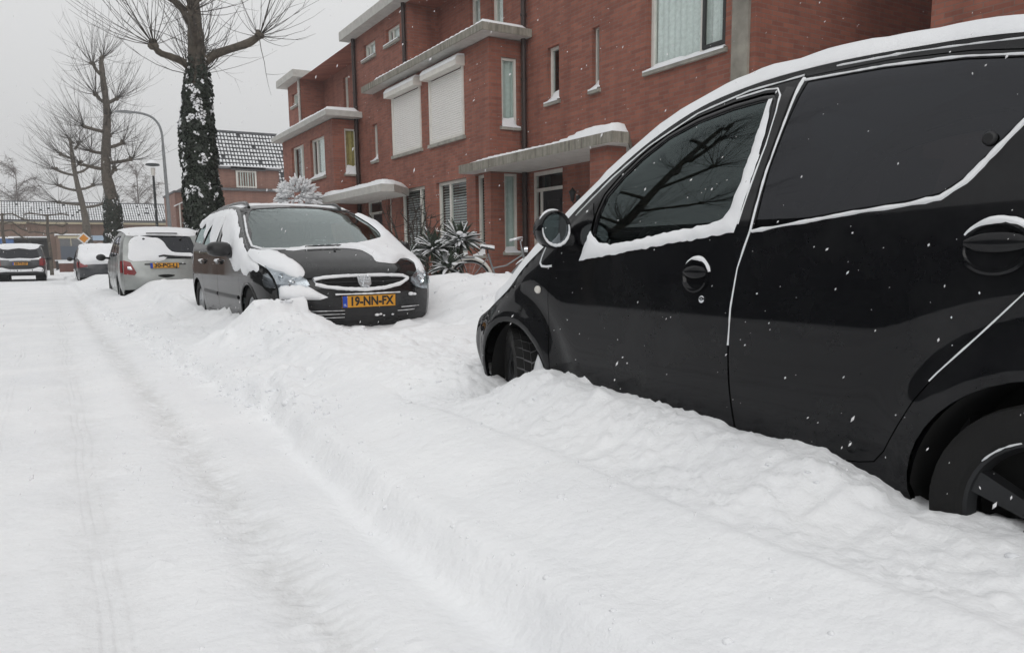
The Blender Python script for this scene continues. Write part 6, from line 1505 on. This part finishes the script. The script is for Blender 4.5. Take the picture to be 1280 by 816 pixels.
def far_end():
    # tall roofed house behind the ivy tree
    r = empty('brick_house', (7.2, 41., 0), 0, 'house with a steep snowy tiled roof behind the ivy clad tree', 'house')
    b = MB(); b.box(0, 6.4, .6, 8., 0, 4.2); b.build('brick_wall', M['brick_pink'], r)
    d = vnorm((0, 1.0, 1.35)); L = 3.95
    tile_roof(r, (-.3, .15, 4.22), (1, 0, 0), d, 7.0, L, 42, 15, M['tile'], .95, 4)
    b = MB(); y1 = .15+d[1]*L; z1 = 4.22+d[2]*L
    b.add([(-.3, .15, 4.15), (-.3, y1, z1), (-.3, 2*y1, 4.15), (6.7, .15, 4.15), (6.7, y1, z1), (6.7, 2*y1, 4.15)], [(0, 2, 1), (3, 4, 5), (1, 2, 5, 4)]); b.build('gable', M['brick_pink'], r)
    b = MB(); b.tube([(-.4, y1, z1+.06), (6.8, y1, z1+.06)], .10, 8); b.build('ridge', M['tile'], r, 60)
    b = MB(); b.box(-.2, 3.3, -.35, .55, 0, 4.3); b.box(-.2, 3.3, -.30, 1.2, 4.3, 5.25); g = b.build('dormer_wall', M['brick_pink'], r)
    b = MB(); b.box(.9, 2.6, -.50, 1.1, 5.22, 5.38); b.box(-.3, 3.4, -.52, -.352, 4.2, 4.32); b.build('gutter', M['lead'], r)
    b = MB(); b.box(-.3, 3.4, -.5, 1.3, 5.26, 5.36); b.build('dormer_roof', M['lead'], r)
    w = window(r, 'y', -.36, (1.15, 2.15, 4.36, 5.2), [], 'curtain', fw=.08, sill=False, depth=.0); 
    b = MB(); b.box(-.28, 3.38, -.48, 1.2, 5.362, 5.42); b.build('dormer_snow', M['snow'], r)
    # brick gable and garage walls left of the tree
    r = empty('brick_outbuilding', (6.7, 50., 0), 0, 'small brick building with white downpipes left of the ivy tree', 'building')
    b = MB(); b.box(0, .75, 0, 5., 0, 4.75); b.box(.75, 6., -.3, 6., 0, 5.1); b.build('brick_wall', M['brick_pink'], r)
    b = MB(); b.box(-.06, .748, -.08, 5.1, 4.752, 4.86); b.box(.70, 6.1, -.40, 6.1, 5.102, 5.22); b.build('parapet', M['lead'], r)
    for x, y in ((.22, -.06), (.86, -.37)):
        p = MB(); p.tube([(x, y, 0), (x, y, 4.1)], .05, 8); p.build('downpipe', M['frame'], r, 60)
    b = MB(); b.prism([(-.1, 3.9), (.7, 4.3), (.7, 4.37), (-.1, 3.98)], lambda p, q, h: (p, h, q), -.2, -.01); b.build('lean_to_roof', M['snow'], r)
    # long low building closing the street
    r = empty('long_building', (1., 85., 0), 0, 'long low brown building with a snowy tiled roof closing the end of the street', 'building')
    b = MB(); b.box(-16, 11., 0, 9., 0, 4.3); b.build('brick_wall', M['brick_far'], r)
    d = vnorm((0, 1., .62)); tile_roof(r, (-16.4, -.5, 4.5), (1, 0, 0), d, 27.8, 3.35, 130, 10, M['tile'], .98, 8, (.08, .80, .03, .90))
    b = MB(); y1 = -.5+d[1]*3.35; z1 = 4.5+d[2]*3.35; b.tube([(-16.4, y1, z1+.05), (11.4, y1, z1+.05)], .12, 6)
    b.add([(-16.4, y1, z1), (11.4, y1, z1), (11.4, 2*y1+.5, 4.4), (-16.4, 2*y1+.5, 4.4)], [(0, 1, 2, 3)]); b.build('ridge', M['tile'], r)
    b = MB(); b.box(-16.4, 11.4, -.56, -.01, 4.18, 4.46); b.build('fascia', M['cream'], r)
    b = MB(); b.box(-16.4, 11.4, -.66, -.565, 4.36, 4.47); b.build('gutter', M['lead'], r)
    for (x0, x1, z0, z1) in ((-6.5, -4.2, .9, 3.), (2.4, 3.4, .5, 2.9), (4.6, 6.9, 1.2, 3.), (7.4, 9.8, 1.2, 3.)):
        window(r, 'y', -.075, (x0, x1, z0, z1), [(x0+x1)/2], 'room', fw=.12, sill=False, depth=.0)
    # annex with garage door
    r = empty('garage', (.9, 80., 0), 0, 'slate blue garage door with a row of panes in a low annex', 'garage')
    b = MB(); b.box(-.25, 1.95, .05, 4.6, 0, 3.02); b.box(1.95, 5.8, .35, 4.6, 0, 2.9); b.build('brick_wall', M['brick_far'], r)
    b = MB(); b.box(.0, 1.75, -.02, .048, .2, 2.05); dd = b.build('garage_door', M['garage'], r)
    b = MB(); b.box(.0, 1.75, -.01, .046, 2.06, 2.72); b.build('window_band', M['lead'], r)
    b = MB(); b.box(-.1, 1.85, -.05, -.021, 2.72, 2.95); b.box(.84, .90, -.04, -.012, 2.06, 2.72); b.build('door_frame', M['cream'], r)
    b = MB(); b.box(-.35, 2.0, -.15, 4.7, 3.022, 3.13); b.build('roof_snow', M['snow'], r)
    b = MB(); b.box(2.2, 5.7, .2, .345, 2.0, 2.22); b.box(2.2, 5.7, .2, .345, 1.15, 1.35); b.build('cream_band', M['cream'], r)
    b = MB(); b.box(2.1, 3.9, .1, .345, 2.55, 3.0); b.build('blue_board', plain('pale_blue_board', (.33, .42, .52), .5, .08), r)
    # open shelter in front of the long building
    r = empty('shelter', (-1.2, 70., 0), 0, 'low dark timber shelter with a snow covered flat roof', 'shelter')
    b = MB(); b.box(-1.4, 1.35, 0, 3., 2.42, 2.56); b.build('roof', M['dark_wood'], r)
    b = MB(); b.box(-1.38, 1.33, .02, 2.98, 2.562, 2.66); b.build('roof_snow', M['snow'], r)
    for x in (-1.3, .0, 1.25):
        p = MB(); p.box(x-.06, x+.06, .05, .17, 0, 2.418); p.build('post', M['dark_wood'], r)
    b = MB(); b.box(-1.35, 1.3, 2.8, 2.9, 0, 2.418); b.build('back_wall', M['dark_wood'], r)
    r = empty('board_fence', (.4, 72., 0), 0, 'low dark board fence capped with snow beside the garage', 'fence')
    b = MB()
    for i in range(9): b.box(i*.22, i*.22+.2, 0, .04, 0, .75)
    b.build('boards', M['dark_wood'], r)
    b = MB(); b.box(-.05, 2.0, -.03, .07, .752, .84); b.build('snow_cap', M['snow'], r)
    r = empty('low_wall', (1.4, 58., 0), 0, 'dark low garden wall with snow on it, behind the white car', 'wall'); r['kind'] = 'thing'
    b = MB(); b.box(-.9, 2.6, 0, .3, 0, .62); b.build('brick_wall', M['brick_dark'], r)
    b = MB(); b.box(-.93, 2.63, -.03, .33, .622, .80); b.build('snow_cap', M['snow'], r)
    r = empty('container', (-2.6, 70., 0), 0, 'blue container with a pale lid at the left edge', 'container')
    b = MB(); b.box(-.9, .35, 0, 1.4, 1.6, 2.5); b.box(-.9, .35, .02, 1.38, 0, 1.598); b.build('body', M['blue'], r)
    b = MB(); b.box(-.95, .40, -.05, 1.45, 2.502, 2.6); b.build('lid', M['snow'], r)
    # priority road sign
    r = empty('road_sign', (1.83, 52., 0), 0, 'orange and white diamond road sign on a post', 'road sign')
    b = MB(); b.tube([(0, 0, 0), (0, 0, 2.42)], .032, 8); b.build('post', M['steel_grey'], r, 60)
    b = MB(); fn = lambda p, q, h: (p, h, 2.09+q)
    b.prism([(0, -.36), (.36, 0), (0, .36), (-.36, 0)], fn, -.05, -.035); s = b.build('sign_plate', M['sign_white'], r)
    b = MB(); b.prism([(0, -.25), (.25, 0), (0, .25), (-.25, 0)], fn, -.056, -.0502); b.build('orange_diamond', M['sign_orange'], s)
    # lamps
    r = empty('street_lamp', (3.03, 27., 0), 0, 'short dark street lamp with a flat round hood', 'street lamp')
    b = MB(); b.tube([(0, 0, 0), (0, 0, 1.), (0, 0, 3.55)], [.06, .05, .035], 10); b.build('pole', M['lamp_dark'], r, 60)
    b = MB(); b.lathe([(.03, -.35), (.06, -.30), (.07, -.1), (.0, -.1)], (0, 0, 3.82), 14); b.build('lamp_glass', M['frame'], r, 60)
    b = MB(); b.lathe([(.0, .10), (.08, .09), (.20, .02), (.215, -.02), (.19, -.03), (.06, -.05), (0, -.05)], (0, 0, 3.82), 24); h = b.build('hood', M['lamp_dark'], r, 40)
    b = MB(); b.lathe([(.0, .15), (.08, .135), (.17, .06), (.19, .028)], (0, 0, 3.82), 20); b.build('hood_snow', M['snow'], h, 180)
    r = empty('street_lamp', (4.5, 36., 0), 0, 'tall grey street lamp with an arm curving over the road', 'street lamp')
    b = MB(); b.tube([(.03, 0, 0), (.03, 0, 3.), (0, 0, 5.6)], [.10, .075, .06], 10); b.tube(catmull([(0, 0, 5.6), (-.02, 0, 6.15), (-.12, 0, 6.48), (-.33, 0, 6.72), (-.7, 0, 6.85), (-1.1, 0, 6.88), (-1.45, 0, 6.86)], 4), .048, 8); b.build('pole', M['steel_grey'], r, 60)
    b = MB(); b.prism([(-1.75, 6.83), (-1.7, 6.90), (-1.3, 6.93), (-1.05, 6.9), (-1.1, 6.82)], lambda p, q, h: (p, h, q), -.09, .09); b.build('lamp_head', M['steel_grey'], r)
    # the other side of the street: out of the frame, mirrored in glass and paint
    r = empty('terraced_house', (-13., 12., 0), 0, 'long dark brick row over the street, seen only mirrored in car windows', 'house')
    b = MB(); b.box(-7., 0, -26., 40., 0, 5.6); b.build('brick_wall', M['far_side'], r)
    b = MB(); b.prism([(.4, 5.5), (-3.5, 9.2), (-7.4, 5.5)], lambda p, q, h: (p, h, q), -26.4, 40.4); b.build('roof', M['far_side'], r)
    for k in range(11):
        for z in (.9, 3.4):
            f = MB(); y = -24.5+k*5.8; f.box(.0, .05, y, y+2.4, z, z+1.5); w = f.build('window', M['frame_dark'], r)
            g = MB(); g.box(.051, .06, y+.1, y+1.1, z+.1, z+1.4); g.box(.051, .06, y+1.25, y+2.3, z+.1, z+1.4); g.build('pane', M['gloss_black'], w)
    r = empty('clipped_hedge', (-7.6, 6., 0), 0, 'dark clipped hedge over the street, seen only mirrored in the black paint', 'hedge')
    rnd = random.Random(6); b = MB(); b.box(-.45, .45, -17, 22, 0, 1.35)
    for k in range(2200):
        p = (.45+rnd.uniform(0, .08), rnd.uniform(-17, 22), rnd.uniform(0, 1.4)); s = .09; n_ = vnorm((1, rnd.gauss(0, .6), rnd.gauss(0, .6))); u = vnorm(vcross(n_, (0, 0, 1))); w_ = vcross(n_, u); b.add([vadd(p, vmul(u, s)), vadd(p, vmul(w_, s)), vadd(p, vmul(u, -s)), vadd(p, vmul(w_, -s))], [(0, 1, 2, 3)])
    b.build('leaves', M['ivy'], r, fix=False)
far_end()
# ------------------------------------------------------------------ falling snow: more flakes than anyone could count
def snowfall():
    rnd = random.Random(44); b = MB()
    fw = (0.5093592, 0.84936917, -0.138294); rt = (0.85669361, -0.51568842, -.0119)
    for k in range(13000):
        z = rnd.uniform(.02, 7.5); 
        d = 1.0+(2.4*rnd.random() if k % 2 else 12*rnd.random()**.7); l = rnd.uniform(-.85, .85)*d
        p = (fw[0]*d+rt[0]*l, fw[1]*d+rt[1]*l, z)
        if z > .9+d*.55 or z < .9-d*.5: continue
        if 1.85 < p[0] < 3.6 and .2 < p[1] < 3.9 and p[2] < 1.6: continue
        if 1.5 < p[0] < 3.5 and 6.6 < p[1] < 11.5 and p[2] < 1.6: continue
        if p[0] > 6.0: continue
        s = (.0006+.0016*rnd.random()**2)*(1.9 if rnd.random() < .04 else 1.)*(.8 if d < 1.5 else 1)
        ax = vnorm((rnd.gauss(.5, .3), rnd.gauss(-.2, .3), rnd.gauss(1, .25))); u = vnorm(vcross(ax, (1, .3, .2))); w = vcross(ax, u); L = s*rnd.uniform(1.2, 3.2)
        q = [vadd(p, vmul(ax, L)), vadd(p, vmul(u, s)), vadd(p, vmul(w, s)), vadd(p, vmul(u, -s)), vadd(p, vmul(w, -s)), vadd(p, vmul(ax, -L))]
        b.add(q, [(0, 1, 2), (0, 2, 3), (0, 3, 4), (0, 4, 1), (5, 2, 1), (5, 3, 2), (5, 4, 3), (5, 1, 4)])
    o = b.build('falling_snow', M['flake'], None, 180, fix=False)
    tag(o, 'small snowflakes drifting down through the air over the whole street', 'snowflakes', None, 'stuff')
snowfall()
# ------------------------------------------------------------------ sky, light, camera
def build_world():
    w = bpy.data.worlds.new('World'); SC.world = w; w.use_nodes = True; t = w.node_tree; t.nodes.clear()
    out = t.nodes.new('ShaderNodeOutputWorld'); bg = t.nodes.new('ShaderNodeBackground')
    sky = t.nodes.new('ShaderNodeTexSky'); sky.sky_type = 'NISHITA'; sky.sun_disc = False
    sky.sun_elevation = math.radians(28); sky.sun_rotation = math.radians(210); sky.dust_density = 6.; sky.air_density = 1.
    hs = t.nodes.new('ShaderNodeHueSaturation'); hs.inputs['Saturation'].default_value = .06
    t.links.new(sky.outputs[0], hs.inputs['Color'])
    # closed cloud deck: zenith about twice as bright as the horizon
    tc = t.nodes.new('ShaderNodeTexCoord'); sx = t.nodes.new('ShaderNodeSeparateXYZ'); t.links.new(tc.outputs['Generated'], sx.inputs[0])
    rp = t.nodes.new('ShaderNodeValToRGB'); e = rp.color_ramp.elements
    e[0].position = 0.; e[0].color = (CLOUD_H, CLOUD_H*1.006, CLOUD_H*1.012, 1); e[1].position = 1.; e[1].color = (CLOUD_Z, CLOUD_Z*1.006, CLOUD_Z*1.015, 1)
    ab = t.nodes.new('ShaderNodeMath'); ab.operation = 'MAXIMUM'; ab.inputs[1].default_value = 0.; t.links.new(sx.outputs[2], ab.inputs[0]); t.links.new(ab.outputs[0], rp.inputs[0])
    mx = t.nodes.new('ShaderNodeMix'); mx.data_type = 'RGBA'; mx.inputs[0].default_value = .93
    sc = t.nodes.new('ShaderNodeVectorMath'); sc.operation = 'SCALE'; sc.inputs['Scale'].default_value = 10.
    t.links.new(rp.outputs[0], sc.inputs[0])
    t.links.new(hs.outputs[0], mx.inputs[6]); t.links.new(sc.outputs[0], mx.inputs[7])
    t.links.new(mx.outputs[2], bg.inputs[0]); bg.inputs[1].default_value = .1; t.links.new(bg.outputs[0], out.inputs[0])
    s = bpy.data.lights.new('sun', 'SUN'); s.energy = .5; s.angle = math.radians(40); s.color = (1., .985, .96)
    o = bpy.data.objects.new('sun', s); link(o); o.rotation_euler = (math.radians(62), 0, math.radians(-30)); o.location = (0, 0, 30)
CLOUD_H = .69; CLOUD_Z = 1.09
build_world()
def haze():
    b = MB(); b.box(-60, 60, -30, 150, -1.2, 22.); m = NT('haze'); v = m.n('VolumePrincipled'); v.inputs['Color'].default_value = (.93, .94, .95, 1); v.inputs['Density'].default_value = .0022; v.inputs['Anisotropy'].default_value = .2
    m.l(v.outputs[0], m.out.inputs[1]); o = b.build('haze', m.m); o.display_type = 'WIRE'; tag(o, 'thin snowy haze over the street', 'haze', None, 'stuff')
haze()
cam = bpy.data.cameras.new('camera'); co = bpy.data.objects.new('camera', cam); link(co)
cam.sensor_width = 36.; cam.lens = 952/1280*36; cam.shift_y = 42/1280; cam.clip_start = .05; cam.clip_end = 1500
Rm = Matrix(((0.85669361, -0.08142028, 0.5093592), (-0.51568842, -0.11241651, 0.84936917), (-0.01189549, -0.99031978, -0.138294)))
cm = Matrix((( Rm[0][0], -Rm[0][1], -Rm[0][2], 0), (Rm[1][0], -Rm[1][1], -Rm[1][2], 0), (Rm[2][0], -Rm[2][1], -Rm[2][2], .905), (0, 0, 0, 1)))
co.matrix_world = cm
SC.camera = co
SC.view_settings.view_transform = 'Standard'; SC.view_settings.look = 'None'; SC.view_settings.exposure = 0.; SC.view_settings.gamma = 1.
SC.cycles.max_bounces = 8; SC.cycles.transparent_max_bounces = 16; SC.cycles.volume_bounces = 0
SC.cycles.use_denoising = True
